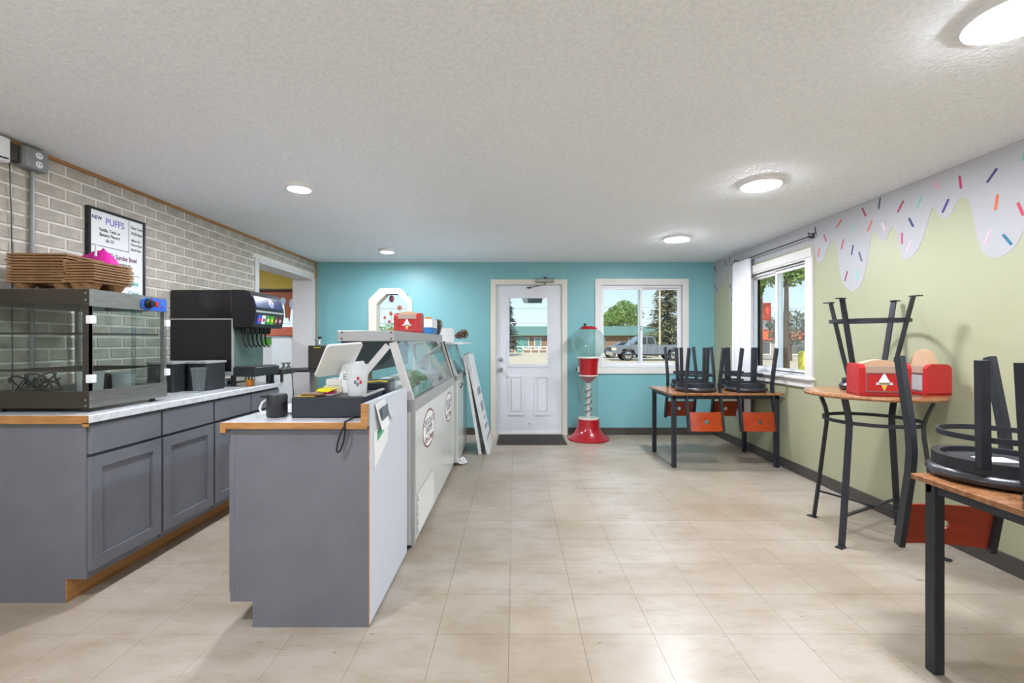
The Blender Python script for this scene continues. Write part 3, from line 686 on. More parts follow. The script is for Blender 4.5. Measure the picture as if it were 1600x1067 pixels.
# ================================================================== electrical on the wall
ob = thing('outlet_box', 'grey surface outlet box with conduit high on the brick wall', 'outlet', (XL + .006, 2.545, 2.29))
xo = XL + .006
MB().box(xo, 2.475, 2.235, xo + .06, 2.605, 2.352, .008).build('box', 'outletgrey', ob)
MB().box(xo + .06, 2.478, 2.238, xo + .066, 2.602, 2.349, .004).build('cover', 'outletgrey', ob)
for z in (2.268, 2.318):
    r_ = MB().prism(disc_poly(14, .02, .018, 2.548, z), 'x', xo + .066, xo + .0685).build('receptacle', 'white', ob, smooth=False)
    MB().box(xo + .068, 2.539, z - .003, xo + .0692, 2.542, z + .008).box(xo + .068, 2.554, z - .003, xo + .0692, 2.557, z + .008).build('slot', 'black', r_)
MB().tube([(xo + .014, 2.56, 2.235), (xo + .014, 2.56, 1.2), (xo + .014, 2.56, .925)], .011, 10).build('conduit', 'galv', ob)
MB().box(xo, 2.41, 2.25, xo + .04, 2.475, 2.345, .004).build('connector', 'darksteel', ob)
MB().tube([(xo + .02, 2.44, 2.25), (xo + .012, 2.455, 2.0), (xo + .01, 2.462, 1.7), (xo + .012, 2.462, .93)], .0025, 6).build('thin_wire', 'blackmetal', ob)
jb = thing('junction_box', 'pale grey junction box at the left picture edge under the ceiling', 'junction box', (xo, 2.36, 2.29))
MB().box(xo, 2.28, 2.22, xo + .07, 2.405, 2.35, .008).build('box', 'white', jb); MB().tube([(xo + .07, 2.39, 2.24), (xo + .075, 2.36, 2.235), (xo + .07, 2.33, 2.24)], .004, 6).build('lead', 'black', jb)

# ================================================================== black bins, cup, things under the dispenser
def bin_(x0, x1, y0, y1, h, lab):
    t = thing('black_bin', lab, 'bin', ((x0 + x1) / 2, (y0 + y1) / 2, .92))
    pl = [(x0 + .012, y0 + .012), (x1 - .012, y0 + .012), (x1 - .012, y1 - .012), (x0 + .012, y1 - .012)]
    MB().box(x0, y0, .92, x1, y1, .92 + h, .008).build('body', 'blackmat', t)
    MB().box(x0 - .006, y0 - .006, .92 + h - .002, x1 + .006, y1 + .006, .92 + h + .016, .004).build('lid', 'steelgrey', t)
bin_(-2.58, -2.395, 3.19, 3.42, .2, 'black lidded bin right behind the heated case')
bin_(-2.375, -2.235, 3.30, 3.52, .2, 'black lidded bin between the clear cup and the soda dispenser')
cup('clear_tumbler', -2.235, 3.22, .9205, .032, .05, .175, 'clear', 'tall clear plastic cup on the worktop in front of a bin', 'cup')
t = thing('yellow_tub', 'small yellow tub on the worktop below the soda dispenser', 'tub', (-2.14, 3.68, .92))
MB().lathe([(.026, 0), (.03, .045), (.033, .045), (.033, .05), (.001, .05)], 18, (-2.14, 3.68, .9205)).build('body', 'orange', t)
MB().box(-2.165, 3.655, .955, -2.12, 3.7, .974, .006).build('lid', 'yellowpl', t)
t = thing('white_box', 'small white carton under the soda dispenser', 'carton', (-2.36, 3.72, .92)); MB().box(-2.42, 3.68, .92, -2.33, 3.76, .975, .003).build('body', 'paper', t); MB().box(-2.329, 3.69, .93, -2.3285, 3.75, .96).build('label_patch', 'bluebox', t)
for k, lab in enumerate(('nearest', 'middle', 'farthest')):
    tag(MB().tube([(-2.5, 3.72 + k * .05, .932), (-2.38, 3.74 + k * .05, .932), (-2.2, 3.72 + k * .045, .955), (-2.2, 3.73 + k * .045, 1.008)], .009, 8).build('syrup_hose', 'steelgrey'), 'grey syrup hose under the soda dispenser, %s of three' % lab, 'hose', None)

# ================================================================== soda dispenser
sd = thing('soda_dispenser', 'black six-flavour soda dispenser with lit drink panel on the worktop', 'soda dispenser', (-2.45, 3.83, .92))
sy0, sy1 = 3.6, 4.04
bx0, bx1 = -2.722, -2.235
MB().box(bx0, sy0, 1.04, bx1, sy1, 1.46, .004).build('cabinet', 'black', sd)
MB().box(bx0, sy0 - .003, 1.462, bx1, sy1 + .003, 1.69, .012, 2).build('upper_cover', 'black', sd)
MB().box(bx0, sy0 - .005, 1.452, bx1 + .004, sy1, 1.462).box(bx1 - .002, sy0 - .005, 1.015, bx1 + .008, sy0 + .012, 1.462).box(bx0 + .25, sy0 - .004, 1.012, bx1, sy0 + .01, 1.042).build('silver_trim', 'steelgrey', sd)
MB().box(bx1, sy0 + .012, 1.08, bx1 + .006, sy1 - .006, 1.41).build('splash_panel', mat('grey_green_steel', '66786f', .3, .3), sd)
head = [(bx1, 1.69), (-2.13, 1.688), (-2.1, 1.675), (-2.078, 1.64), (-2.05, 1.55), (-2.046, 1.515), (-2.066, 1.4), (-2.08, 1.392), (bx1, 1.392)]
MB().prism(head, 'y', sy0 - .003, sy1 + .003).build('head', 'black', sd, smooth=False)
navy = mat('navy_panel', '1c2c5c', .18)
def on_line(p, q, s): return (p[0] + (q[0] - p[0]) * s, p[1] + (q[1] - p[1]) * s)
pA, pB = (-2.078, 1.64), (-2.05, 1.55)
nx, nz = (pA[1] - pB[1]), (pB[0] - pA[0]); nl = math.hypot(nx, nz); nx, nz = nx / nl, nz / nl
pn = MB().prism([pA, pB, (pB[0] + nx * .006, pB[1] + nz * .006), (pA[0] + nx * .006, pA[1] + nz * .006)], 'y', sy0 + .01, sy1 - .01).build('logo_panel', navy, sd, smooth=False)
# round logo on the panel: red cap, white wave, blue bowl
upv = Vector((pA[0] - pB[0], 0, pA[1] - pB[1])).normalized(); nrm = Vector((nx, 0, nz)); rt = Vector((0, 1, 0))
cen = Vector(((pA[0] + pB[0]) / 2, 3.845, (pA[1] + pB[1]) / 2)) + nrm * .0065
def logo_seg(a0, a1, r, m, lift, wave):
    pts = [(r * math.cos(a0 + (a1 - a0) * i / 14), r * math.sin(a0 + (a1 - a0) * i / 14)) for i in range(15)]
    v = [cen + rt * p[0] + upv * p[1] + nrm * lift for p in pts] + [cen + rt * p[0] + upv * p[1] + nrm * (lift + .0008) for p in pts]; n = len(pts)
    MB().add(v, [tuple(range(n)), tuple(range(n, 2 * n))] + [(i, (i + 1) % n, n + (i + 1) % n, n + i) for i in range(n)]).build('round_logo', m, pn, smooth=False)
logo_seg(0, 2 * PI * 14 / 15, .036, 'white', 0, 0); logo_seg(R(20), R(172), .032, 'redmat', .001, 0); logo_seg(R(200), R(352), .032, 'blue', .001, 0)
lettering('pepsi', .02, cen + nrm * .0025 + upv * .001, (0, 1, 0), upv, navy, pn)
MB().box(-2.052, sy0 + .005, 1.512, -2.043, sy1 - .005, 1.528, .003).build('chrome_strip', 'steelgrey', sd)
pC, pD = (-2.048, 1.505), (-2.066, 1.4)
for k, (c1, c2) in enumerate((('2a50c0', 'd03040'), ('e8e8f0', 'c02838'), ('3c9c40', 'f0e8c0'), ('58b020', 'f0e020'), ('5a4030', 'd0b090'), ('70182c', 'e8c0c8'))):
    a = sy0 + .035 + k * .064
    q0 = on_line(pC, pD, .12); q1 = on_line(pC, pD, .78)
    bt = MB().prism([q0, q1, (q1[0] + .006, q1[1]), (q0[0] + .006, q0[1])], 'y', a, a + .046).build('flavour_button', mat('flavour_' + c1, c1, .3), sd, smooth=False)
    q2 = on_line(pC, pD, .35); q3 = on_line(pC, pD, .6)
    MB().prism([(q2[0] + .006, q2[1]), (q3[0] + .006, q3[1]), (q3[0] + .0068, q3[1]), (q2[0] + .0068, q2[1])], 'y', a + .008, a + .038).build('emblem', mat('emblem_' + c2 + str(k), c2, .3), bt, smooth=False)
for k in range(6):
    y = sy0 + .055 + k * .064
    nzl = MB().lathe([(.016, 0), (.02, .03), (.02, .05)], 14, (-2.15, y, 1.342)).build('nozzle', 'black', sd)
    MB().bar([(-2.175, y, 1.392), (-2.178, y, 1.3), (-2.165, y, 1.25), (-2.14, y, 1.235)], .014, .005, up=(0, 1, 0)).build('lever', 'darksteel', nzl)
MB().box(bx1, sy0 + .002, 1.0, -2.052, sy1 - .07, 1.075, .005).build('drip_tray', 'blackmat', sd)
MB().box(bx1 + .02, sy0 + .02, 1.074, -2.065, sy1 - .09, 1.08).build('drip_grid', 'darksteel', sd)
for (x, y) in ((bx0 + .06, sy0 + .05), (bx1 - .02, sy0 + .05), (bx0 + .06, sy1 - .05), (-2.09, sy1 - .12)):
    MB().lathe([(.02, 0), (.016, .05), (.02, .1), (.02, .125)], 12, (x, y, .9195)).build('leg', 'black', sd)
vs = thing('valve_shelf', 'dark metal shelf with two chrome valves beside the soda dispenser', 'shelf', (-2.12, 4.15, .92))
MB().box(-2.2, 4.02, .985, -2.055, 4.26, 1.035, .004).box(-2.2, 4.03, .92, -2.185, 4.06, .985).box(-2.075, 4.03, .9195, -2.06, 4.055, .985).build('shelf_box', 'darksteel', vs)
for y in (4.1, 4.19):
    MB().lathe([(.018, 0), (.018, .015), (.01, .02), (.01, .04), (.02, .045), (.02, .055)], 14, (-2.08, y, 1.035)).build('valve', 'chrome', vs)
tag(MB().tube([(-2.05, 4.15, 1.03), (-2.035, 4.16, .98), (-2.03, 4.18, .8), (-2.04, 4.2, .4), (-2.03, 4.22, .01)], .004, 6).build('hanging_cable', 'blackmetal'), 'thin grey cable hanging down from the valve shelf', 'cable')

# ================================================================== register counter
RX0, RX1, RY_0, RY_1 = -1.273, -.648, 2.038, 2.74
rc = thing('register_counter', 'grey register counter with toe kick and white customer-side panel', 'counter', ((RX0 + RX1) / 2, 2.4, 0))
MB().box(RX0 + .1, RY_0, 0, RX1 - .0065, RY_1, .1149).box(RX0 + .02, RY_0, .115, RX1 - .0065, RY_1, .8915).build('body', 'greycab', rc, smooth=False)
MB().box(RX0, RY_0 - .001, .115, RX0 + .02, RY_1, .892).build('face_frame', 'greycab', rc, smooth=False)
for (a, b) in ((2.06, 2.39), (2.4, 2.72)):
    d = MB().ring_prism([(a, .15), (b, .15), (b, .86), (a, .86)], [(a + .06, .21), (b - .06, .21), (b - .06, .8), (a + .06, .8)], 'x', RX0 - .018, RX0).build('door', 'greycab', rc, smooth=False)
    MB().box(RX0 - .008, a + .05, .2, RX0, b - .05, .81).build('door_panel', 'greycab', d)
wp = mat('pale_blue_white_panel', 'd4d8e2', .4)
MB().box(RX1 - .004, RY_0 + .002, .012, RX1, RY_1, 1.004).build('customer_panel', wp, rc, smooth=False)
MB().box(RX1 - .032, RY_0, .9, RX1 - .0045, RY_1, 1.003).build('raised_ledge', wp, rc, smooth=False)
MB().box(RX1 - .006, RY_0 - .001, 0, RX1 - .003, RY_0 + .003, .9).build('raw_edge', 'woodraw', rc)
rt_ = thing('register_worktop', 'white laminate top with raw wood edge on the register counter', 'worktop', (-.98, 2.4, .892))
MB().box(-1.302, RY_0 - .016, .892, RX1 - .033, RY_1, .921, .002).build('slab', 'marble', rt_)
MB().box(-1.304, RY_0 - .024, .893, RX1 - .006, RY_0 - .015, .92).box(-1.304, RY_0 - .024, .875, -1.28, RY_0 - .015, .893).box(RX1 - .034, RY_0 - .02, .92, RX1 - .006, RY_0 - .001, 1.003).build('wood_edge', 'woodraw', rt_)
# taped papers on customer panel
def sheet(pts, m, parent=None, name='paper_sheet', x=RX1, curl=0.0, t=.0008):
    v = []
    for i, (y, z) in enumerate(pts): v.append((x + curl * (i in (1, 2)), y, z))
    v2 = [(p[0] + t, p[1], p[2]) for p in v]; n = len(v)
    return MB().add(v + v2, [tuple(range(n)), tuple(range(n, 2 * n))] + [(i, (i + 1) % n, n + (i + 1) % n, n + i) for i in range(n)]).build(name, m, parent, smooth=False)
p1 = sheet([(2.1, .99), (2.145, .86), (2.27, .87), (2.26, 1.0)], 'paper', x=RX1 + .004, curl=.02); tag(p1, 'white leaflet with grey block of print taped high on the counter panel', 'paper')
lp = MB()
sheet([(2.135, .965), (2.155, .905), (2.245, .915), (2.24, .977)], 'slate', p1, 'print_block', RX1 + .024)
p2 = sheet([(2.09, .865), (2.1, .69), (2.32, .78), (2.33, .885)], 'paper', x=RX1 + .001); tag(p2, 'white sheet with a green block hanging below the leaflet', 'paper')
sheet([(2.14, .857), (2.143, .81), (2.25, .84), (2.25, .88)], 'greenp', p2, 'green_block', RX1 + .0022)
p3 = sheet([(2.272, .995), (2.285, .92), (2.43, .865), (2.36, .91)], 'paper', x=RX1 + .002, curl=.02); tag(p3, 'curled blank paper corner sticking out beside the leaflet', 'paper')

# ---- cash drawer and what is on it
cdz0, cdz1 = .9215, 1.018
cd = thing('cash_drawer', 'blue-black steel cash drawer on the register counter', 'cash drawer', (-.88, 2.3, cdz0))
MB().box(-1.046, 2.132, cdz0, -.712, 2.46, cdz1, .004).build('case', 'navyblack', cd)
MB().box(-1.04, 2.128, cdz0 + .008, -.716, 2.134, cdz1 - .012, .002).build('drawer_front', 'navyblack', cd)
MB().box(-.717, 2.14, cdz1, -.70, 2.455, cdz1 + .012, .003).build('side_rail', 'steelgrey', cd)
cab = []
for i in range(25):
    a = i / 24 * 2 * PI; cab.append((-.752 + .012 * math.sin(a) - .014 * (1 - math.cos(a)), 2.01 - .003 * math.sin(2 * a), .845 + .055 * math.cos(a)))
tag(MB().tube(cab[:-1], .004, 6, True, up=(0, 1, 0)).tube([(-.752, 2.01, .9), (-.75, 2.012, .925), (-.745, 2.05, .9275), (-.74, 2.126, .93)], .004, 6).build('cable_loop', 'black'), 'black cable loop hanging over the counter edge below the cash drawer', 'cable')
ss = thing('speaker_cylinder', 'small black cylinder speaker on the register counter beside the cash drawer', 'speaker', (-1.135, 2.15, .9215))
MB().lathe([(.042, 0), (.046, .006), (.046, .1), (.042, .108), (.001, .108)], 28, (-1.135, 2.175, .9215)).build('body', 'blackmat', ss)
MB().box(-1.215, 2.17, 1.01, -1.175, 2.19, 1.02, .003).build('strap_tab', 'black', ss)
tag(MB().tube([(-1.19, 2.2, 1.005), (-1.22, 2.2, .985), (-1.232, 2.2, .955), (-1.22, 2.2, .932), (-1.18, 2.225, .928), (-1.1, 2.24, .928), (-1.05, 2.24, .928)], .0055, 8).build('white_cable', 'white'), 'white cable looping behind the black speaker', 'cable')
t = thing('card_reader', 'small dark card reader left of the cash drawer', 'card reader', (-1.08, 2.3, .9215)); MB().box(-1.11, 2.26, .9215, -1.058, 2.36, 1.0, .006).build('body', 'navyblack', t); MB().box(-1.105, 2.27, 1.0, -1.063, 2.33, 1.003).build('screen', 'black', t)

# register tablet: tilted white screen seen from behind, on a wedge stand
pos = thing('register_tablet', 'white point-of-sale tablet tilted on its stand on the cash drawer', 'register', (-.85, 2.32, cdz1))
# tablet as a rounded slab: centre, axes
def rslab(c, u, w, hu, hw, th, rad, m, name, parent):
    u = Vector(u).normalized(); w = Vector(w); w = (w - u * w.dot(u)).normalized(); n = u.cross(w)
    pts = []
    for (sx, sy, a0) in ((1, 1, 0), (-1, 1, 90), (-1, -1, 180), (1, -1, 270)):
        for k in range(5):
            a = R(a0 + k * 22.5); pts.append((sx * (hu - rad) + rad * math.cos(a), sy * (hw - rad) + rad * math.sin(a)))
    c = Vector(c); k = len(pts)
    v = [c + u * p[0] + w * p[1] - n * th / 2 for p in pts] + [c + u * p[0] + w * p[1] + n * th / 2 for p in pts]
    return MB().add(v, [tuple(range(k)), tuple(range(k, 2 * k))] + [(i, (i + 1) % k, k + (i + 1) % k, k + i) for i in range(k)]).build(name, m, parent, smooth=False)
tl_, ua_, wa_ = Vector((-.897, 2.2, 1.263)), Vector((.124, .135, .012)), Vector((-.125, .115, -.163))
sc_ = rslab(tl_ + ua_ / 2 + wa_ / 2, ua_, wa_, .094, .117, .012, .016, 'white', 'screen_housing', pos)
rslab(tl_ + ua_ / 2 + wa_ / 2 + ua_.cross(wa_).normalized() * .0065, ua_, wa_, .084, .107, .002, .006, 'black', 'display', sc_)
MB().prism([(-.915, cdz1), (-.79, cdz1), (-.785, 1.1), (-.79, 1.16), (-.80, 1.178), (-.86, 1.172), (-.885, 1.15), (-.9, 1.09)], 'y', 2.33, 2.41).build('stand', 'white', pos, smooth=False)
lettering('E', .042, (-.868, 2.329, 1.098), (1, 0, 0), (0, 0, 1), 'slate', pos)
pc = cup('plastic_tub', -.76, 2.2, 1.0195, .042, .055, .15, 'frost', 'cloudy plastic tip cup with a small printed picture', 'tip cup')
dm = MB()
for (dx, dz, m) in ((-.012, 0, 'slate'), (.002, .018, 'redmat'), (.014, 0, 'redmat'), (.0, -.012, 'slate')):
    yy = 2.2 - .051
    MB().box(-.742 + dx - .005, yy, 1.088 + dz - .008, -.742 + dx + .005, yy + .006, 1.085 + dz + .01, .001).build('picture_print', m, pc)
sb = thing('card_tray', 'shallow clear tray of cards on the cash drawer', 'tray', (-.93, 2.2, cdz1))
MB().box(-.985, 2.19, cdz1, -.875, 2.28, cdz1 + .006, .002).build('tray', 'frost', sb)
MB().box(-.965, 2.2, cdz1 + .006, -.885, 2.27, cdz1 + .016, .002).build('magenta_cards', 'mag', sb)
MB().prism([(-.96, cdz1 + .022), (-.9, cdz1 + .017), (-.875, cdz1 + .03), (-.945, cdz1 + .034)], 'y', 2.19, 2.27).build('yellow_card', 'yellowpl', sb)
wl = thing('wallet', 'brown and yellow wallet lying on the front edge of the cash drawer', 'wallet', (-.985, 2.16, cdz1))
MB().box(-1.03, 2.14, cdz1, -.94, 2.185, cdz1 + .005, .002).build('yellow_sleeve', mat('olive_sleeve', 'b8a028', .5), wl)
MB().box(-1.01, 2.145, cdz1 + .005, -.91, 2.188, cdz1 + .017, .004).build('body', mat('brown_leather', '7a5a42', .5), wl)
pt = thing('paper_stack', 'stack of cream slips behind the tip cup under the tablet', 'paper stack', (-.9, 2.36, cdz1)); MB().box(-.975, 2.32, cdz1, -.88, 2.44, cdz1 + .035, .003).build('slips', mat('cream_slips', 'd8d0b0', .7), pt); MB().box(-.965, 2.325, cdz1 + .035, -.885, 2.43, cdz1 + .07, .004).build('top_slips', mat('pale_slips', 'dcd8d4', .7), pt)
rp = thing('receipt_printer', 'black receipt printer with a clear cover behind the register panel', 'printer', (-.76, 2.58, .9215))
MB().box(-.84, 2.5, .9215, -.70, 2.68, 1.06, .01).build('case', 'navyblack', rp)
MB().box(-.7005, 2.51, .95, -.685, 2.67, 1.055, .004).build('cover', 'clear', rp)
MB().tube([(-.84, 2.498, 1.062), (-.79, 2.497, 1.058), (-.74, 2.497, 1.064), (-.7, 2.5, 1.06)], .004, 6).build('yellow_tape', 'yellowpl', rp)

# ================================================================== dipping cabinet (ice cream freezer)
FX, FY0, FY1 = -.612, 2.775, 4.6
fz = thing('dipping_freezer', 'white ice cream dipping cabinet with sloped glass and steel canopy', 'freezer', (-.95, 3.7, 0))
MB().box(-1.3, FY0, .035, FX - .004, FY1, .85, .004).build('body', 'freezer', fz)
MB().box(FX - .006, FY0 + .03, .06, FX, FY1 - .01, .848, .003).build('front_panel', 'freezer', fz)
MB().box(FX - .02, FY0 - .002, .035, FX + .002, FY0 + .032, .9, .003).build('corner_trim', 'steelgrey', fz)
band = MB().ring_prism([(-1.3, FY0), (FX + .003, FY0), (FX + .003, FY1), (-1.3, FY1)], [(-1.2, FY0 + .06), (FX - .04, FY0 + .06), (FX - .04, FY1 - .06), (-1.2, FY1 - .06)], 'z', .85, .925)
band.build('steel_rim', 'steelgrey', fz, smooth=False)
MB().box(-1.2, FY0 + .06, .852, FX - .04, FY1 - .06, .856).build('well_liner', 'white', fz)
for i in range(4):
    for j in range(2):
        cx = -.82 - j * .25; cy = FY0 + .27 + i * .42
        tb = MB().lathe([(.11, .856), (.113, .9), (.103, .9), (.1, .862), (.001, .862)], 24, (cx, cy, 0), False).build('tub', 'white', fz)
for (y, c) in ((3.05, 'paper'), (3.35, 'greenp'), (3.62, 'slate'), (3.9, 'paper'), (4.2, 'bluebox')):
    MB().box(FX - .06, y, .926, FX - .055, y + .12, .975).build('flavour_card', c, fz)
# canopy
kx0, kx1, kz0, kz1 = -1.075, -.727, 1.282, 1.346
MB().box(kx0, FY0 - .02, kz0, kx1, FY1, kz1, .003).build('canopy', 'steelgrey', fz)
for x in (kx0 + .03, kx1 - .02):
    for z in (kz0 + .015, kz1 - .012): MB().cyl((x, FY0 - .024, z), (x, FY0 - .019, z), .005, 10).build('canopy_screw', 'black', fz)
def slab_x(b, xa, za, xb, zb, y0, y1, th):
    """sloped sheet spanning y, from (xa,za) to (xb,zb)"""
    d = Vector((xb - xa, zb - za)).normalized(); n = (-d.y * th, d.x * th)
    return b.prism([(xa, za), (xb, zb), (xb + n[0], zb + n[1]), (xa + n[0], za + n[1])], 'y', y0, y1)
slab_x(MB(), FX - .012, .925, kx1 - .006, kz0, FY0 + .04, FY1 - .04, .005).build('front_glass', 'caseglass', fz)
def post(y, name='end_post'):
    slab_x(MB(), FX - .002, .925, kx1 + .002, kz0, y, y + .02, .045).build(name, 'warmgrey', fz, smooth=False)
    slab_x(MB(), kx1 - .062, kz0 - .012, -1.08, .925, y + .001, y + .017, .04).build('brace', 'warmgrey', fz, smooth=False)
    MB().prism([(FX - .05, .93), (-1.06, .93), (kx1 - .03, kz0 - .01)], 'y', y + .006, y + .010).build('end_pane', 'caseglass', fz)
post(FY0 + .005); post(FY1 - .03)
MB().box(kx0 + .005, FY0 + .03, 1.06, kx0 + .012, FY1 - .05, kz0).build('rear_shield', mat('smoked_shield', '3a3e4c', .4), fz)
MB().tube([(FX + .004, FY1 - .008, .9), (kx1 + .012, FY1 - .008, kz0)], .008, 8, up=(0, 1, 0)).build('edge_rod', 'darksteel', fz)
# vent louvres
vf = MB().box(FX - .001, 2.84, .075, FX + .002, 3.4, .33).build('vent_plate', 'steelgrey', fz)
for k in range(5):
    z = .085 + k * .049
    MB().prism([(FX + .001, z), (FX + .016, z + .004), (FX + .003, z + .042), (FX + .001, z + .042)], 'y', 2.85, 3.39).build('louvre', 'freezer', vf, smooth=False)
for (x, y) in ((FX - .05, FY0 + .06), (FX - .05, FY1 - .08), (-1.24, FY0 + .06), (-1.24, FY1 - .08)):
    MB().lathe([(.022, 0), (.018, .04)], 12, (x, y, 0)).build('foot', 'black', fz)
plum = mat('logo_maroon', '8a5450', .5); slate2 = mat('logo_slate', '70747e', .5)
def logo(y, z, rx, rz):
    lo = MB().ring_prism(disc_poly(36, rx, rz, y, z), disc_poly(36, rx * .93, rz * .9, y, z), 'x', FX, FX + .0008).build('oval_logo', plum, fz, smooth=False)
    MB().prism(disc_poly(36, rx * .93, rz * .9, y, z), 'x', FX, FX + .0004).build('logo_field', 'paper', lo, smooth=False)
    for txt, s, dz, m, sh in (('CHOCOLATE', .062, .048, slate2, 0), ('SHOPPE', .068, -.006, slate2, 0), ('Ice Cream', .072, -.068, plum, .25)):
        lettering(txt, s, (FX + .0009, y, z + dz), (0, 1, 0), (0, 0, 1), m, lo, shear=sh, bold=.02)
logo(3.26, .665, .225, .135); logo(4.23, .675, .2, .135)

# ---- on the canopy
def cone_emblem(c, right, up, s, parent):
    """ice cream cone with a ribbon, as on the dispensers"""
    r = Vector(right); u = Vector(up); n = r.cross(u); c = Vector(c)
    def flat(pts, m, lift, name):
        v = [c + r * (p[0] * s) + u * (p[1] * s) + n * lift for p in pts] + [c + r * (p[0] * s) + u * (p[1] * s) + n * (lift + .0006) for p in pts]; k = len(pts)
        MB().add(v, [tuple(range(k)), tuple(range(k, 2 * k))] + [(i, (i + 1) % k, k + (i + 1) % k, k + i) for i in range(k)]).build(name, m, parent, smooth=False)
    flat([(-.28, -.1), (.28, -.1), (.0, -.75)], mat('cone_yellow', 'e8b84a', .4), .0008, 'cone_emblem')
    flat([(-.4, -.1), (.42, -.1), (.38, .15), (.25, .35), (.15, .6), (.0, .85), (-.15, .6), (-.25, .4), (-.4, .15)], mat('cone_white', 'e6eaee', .4), .001, 'swirl_emblem')
    flat([(-.65, -.2), (.65, -.2), (.6, .02), (-.6, .02)], mat('ribbon_grey', 'c8ccd4', .4), .0016, 'ribbon_emblem')
    flat([(-.4, -.15), (.4, -.15), (.38, -.03), (-.38, -.03)], mat('ribbon_lettering', '8a6a2a', .4), .0024, 'ribbon_band')
def napkin_dispenser(loc, rz, w, d, h, label, nap, plain=False):
    """low red box, napkin slot on the slanted front top; front faces -y"""
    t = thing('napkin_dispenser', label, 'napkin dispenser', loc, 'red napkin dispensers')
    pr = [(-d / 2, 0), (d / 2, 0), (d / 2, h * .86), (d * .42, h * .95), (d * .3, h), (-d * .3, h), (-d * .42, h * .95), (-d / 2, h * .86)]
    sw_ = w * .13
    for sx in (-1, 1):
        a, b = (sx * (w / 2 - sw_), sx * w / 2)
        MB().prism(pr, 'x', min(a, b), max(a, b)).build('side_cheek', 'redmat', t, smooth=False, off=(0, 0, 0))
    MB().box(-w / 2 + sw_, -d * .44, .002, w / 2 - sw_, d * .44, h * .7).build('body', 'frost' if plain else 'redmat', t, off=(0, 0, 0))
    MB().box(-w / 2, -d * .51, 0, w / 2, d * .51, h * .09, .003).build('base', 'red', t, off=(0, 0, 0))
    for s_ in (-1, 1):
        MB().ring_prism([(-w / 2 + sw_, h * .12), (w / 2 - sw_, h * .12), (w / 2 - sw_, h * .72), (-w / 2 + sw_, h * .72)], [(-w / 2 + sw_ * 1.3, h * .16), (w / 2 - sw_ * 1.3, h * .16), (w / 2 - sw_ * 1.3, h * .69), (-w / 2 + sw_ * 1.3, h * .69)], 'y', s_ * d * .44, s_ * d * .475).build('face_frame', mat('smoke_frame', '8c5a58', .3), t, smooth=False, off=(0, 0, 0))
        MB().box(-w / 2 + sw_, s_ * d * .435, h * .7, w / 2 - sw_, s_ * d * .46, h * .93, .004).build('clear_face', mat('taupe_face', 'b09484', .3), t, off=(0, 0, 0))
    # napkins bulging out of the slot
    np_ = [(-w * .36, h * .9), (w * .36, h * .9), (w * .33, h * 1.0)] + [(w * .33 - w * .66 * i / 8, h * (1.02 + nap * math.sin(PI * i / 8))) for i in range(9)] + [(-w * .35, h * .98)]
    MB().prism(np_, 'y', -d * .2, d * .2).build('napkins', 'kraft', t, smooth=False, off=(0, 0, 0))
    if not plain: cone_emblem((0, -d * .44 - .001, h * .42), (1, 0, 0), (0, 0, 1), h * .36, t)
    # emblem was placed with world offset; shift parts back to local
    for ch in t.children:
        if 'emblem' in ch.name or 'ribbon' in ch.name:
            for v in ch.data.vertices: v.co += Vector(loc)
    t.rotation_euler = (0, 0, rz)
    return t
napkin_dispenser((-.835, 3.6, kz1 + .001), R(-4), .205, .12, .155, 'red napkin dispenser on the freezer canopy beside a blue carton', .08)
bc = thing('glove_carton', 'white and blue carton on the freezer canopy', 'carton', (-.8, 4.2, kz1))
MB().box(-.86, 4.06, kz1, -.735, 4.32, kz1 + .06, .002).build('blue_base', 'bluebox', bc); MB().box(-.86, 4.06, kz1 + .06, -.735, 4.32, kz1 + .135, .002).build('white_top', 'paper', bc); MB().box(-.81, 4.12, kz1 + .135, -.76, 4.2, kz1 + .155, .004).build('tissue', 'orange', bc)
def pine_cone(loc, axis, L, r, label):
    t = thing('pine_cone', label, 'pine cone', loc)
    q = Vector(axis).to_track_quat('Z', 'Y').to_matrix()
    core = MB().lathe([(r * .25, 0), (r * .55, L * .2), (r * .5, L * .6), (r * .15, L * .95)], 10, loc, True, q.to_4x4()).build('core', 'cone', t)
    b = MB(); tips = MB(); n = 60
    for i in range(n):
        f = i / n; z = L * (.05 + .9 * f); a = i * 2.39996
        rr = r * (math.sin(PI * (.18 + .72 * f)) ** .8)
        for (bb, r0, r1, w, th) in ((b, rr * .3, rr, r * .3, .003), (tips, rr * .96, rr * 1.05, r * .16, .004)):
            d = Vector((math.cos(a), math.sin(a), .55)).normalized(); sd = Vector((-math.sin(a), math.cos(a), 0)); up = d.cross(sd)
            pts = []
            for (rad, ww) in ((r0, w * .4), (r1, w)):
                c = Vector((0, 0, z)) + d * rad
                for s_, h_ in ((-1, -1), (1, -1), (1, 1), (-1, 1)): pts.append(Vector(loc) + q @ (c + sd * s_ * ww / 2 + up * h_ * th / 2))
            bb.add(pts, [(0, 1, 2, 3), (4, 7, 6, 5), (0, 4, 5, 1), (1, 5, 6, 2), (2, 6, 7, 3), (3, 7, 4, 0)])
    tag(b.build('scales', 'cone', t, smooth=False), kind='stuff'); tag(tips.build('scale_tips', 'conetip', t, smooth=False), kind='stuff')
pine_cone((-.762, 4.5, kz1 + .002), (.1, -.05, 1), .15, .052, 'upright brown pine cone at the far end of the freezer canopy')

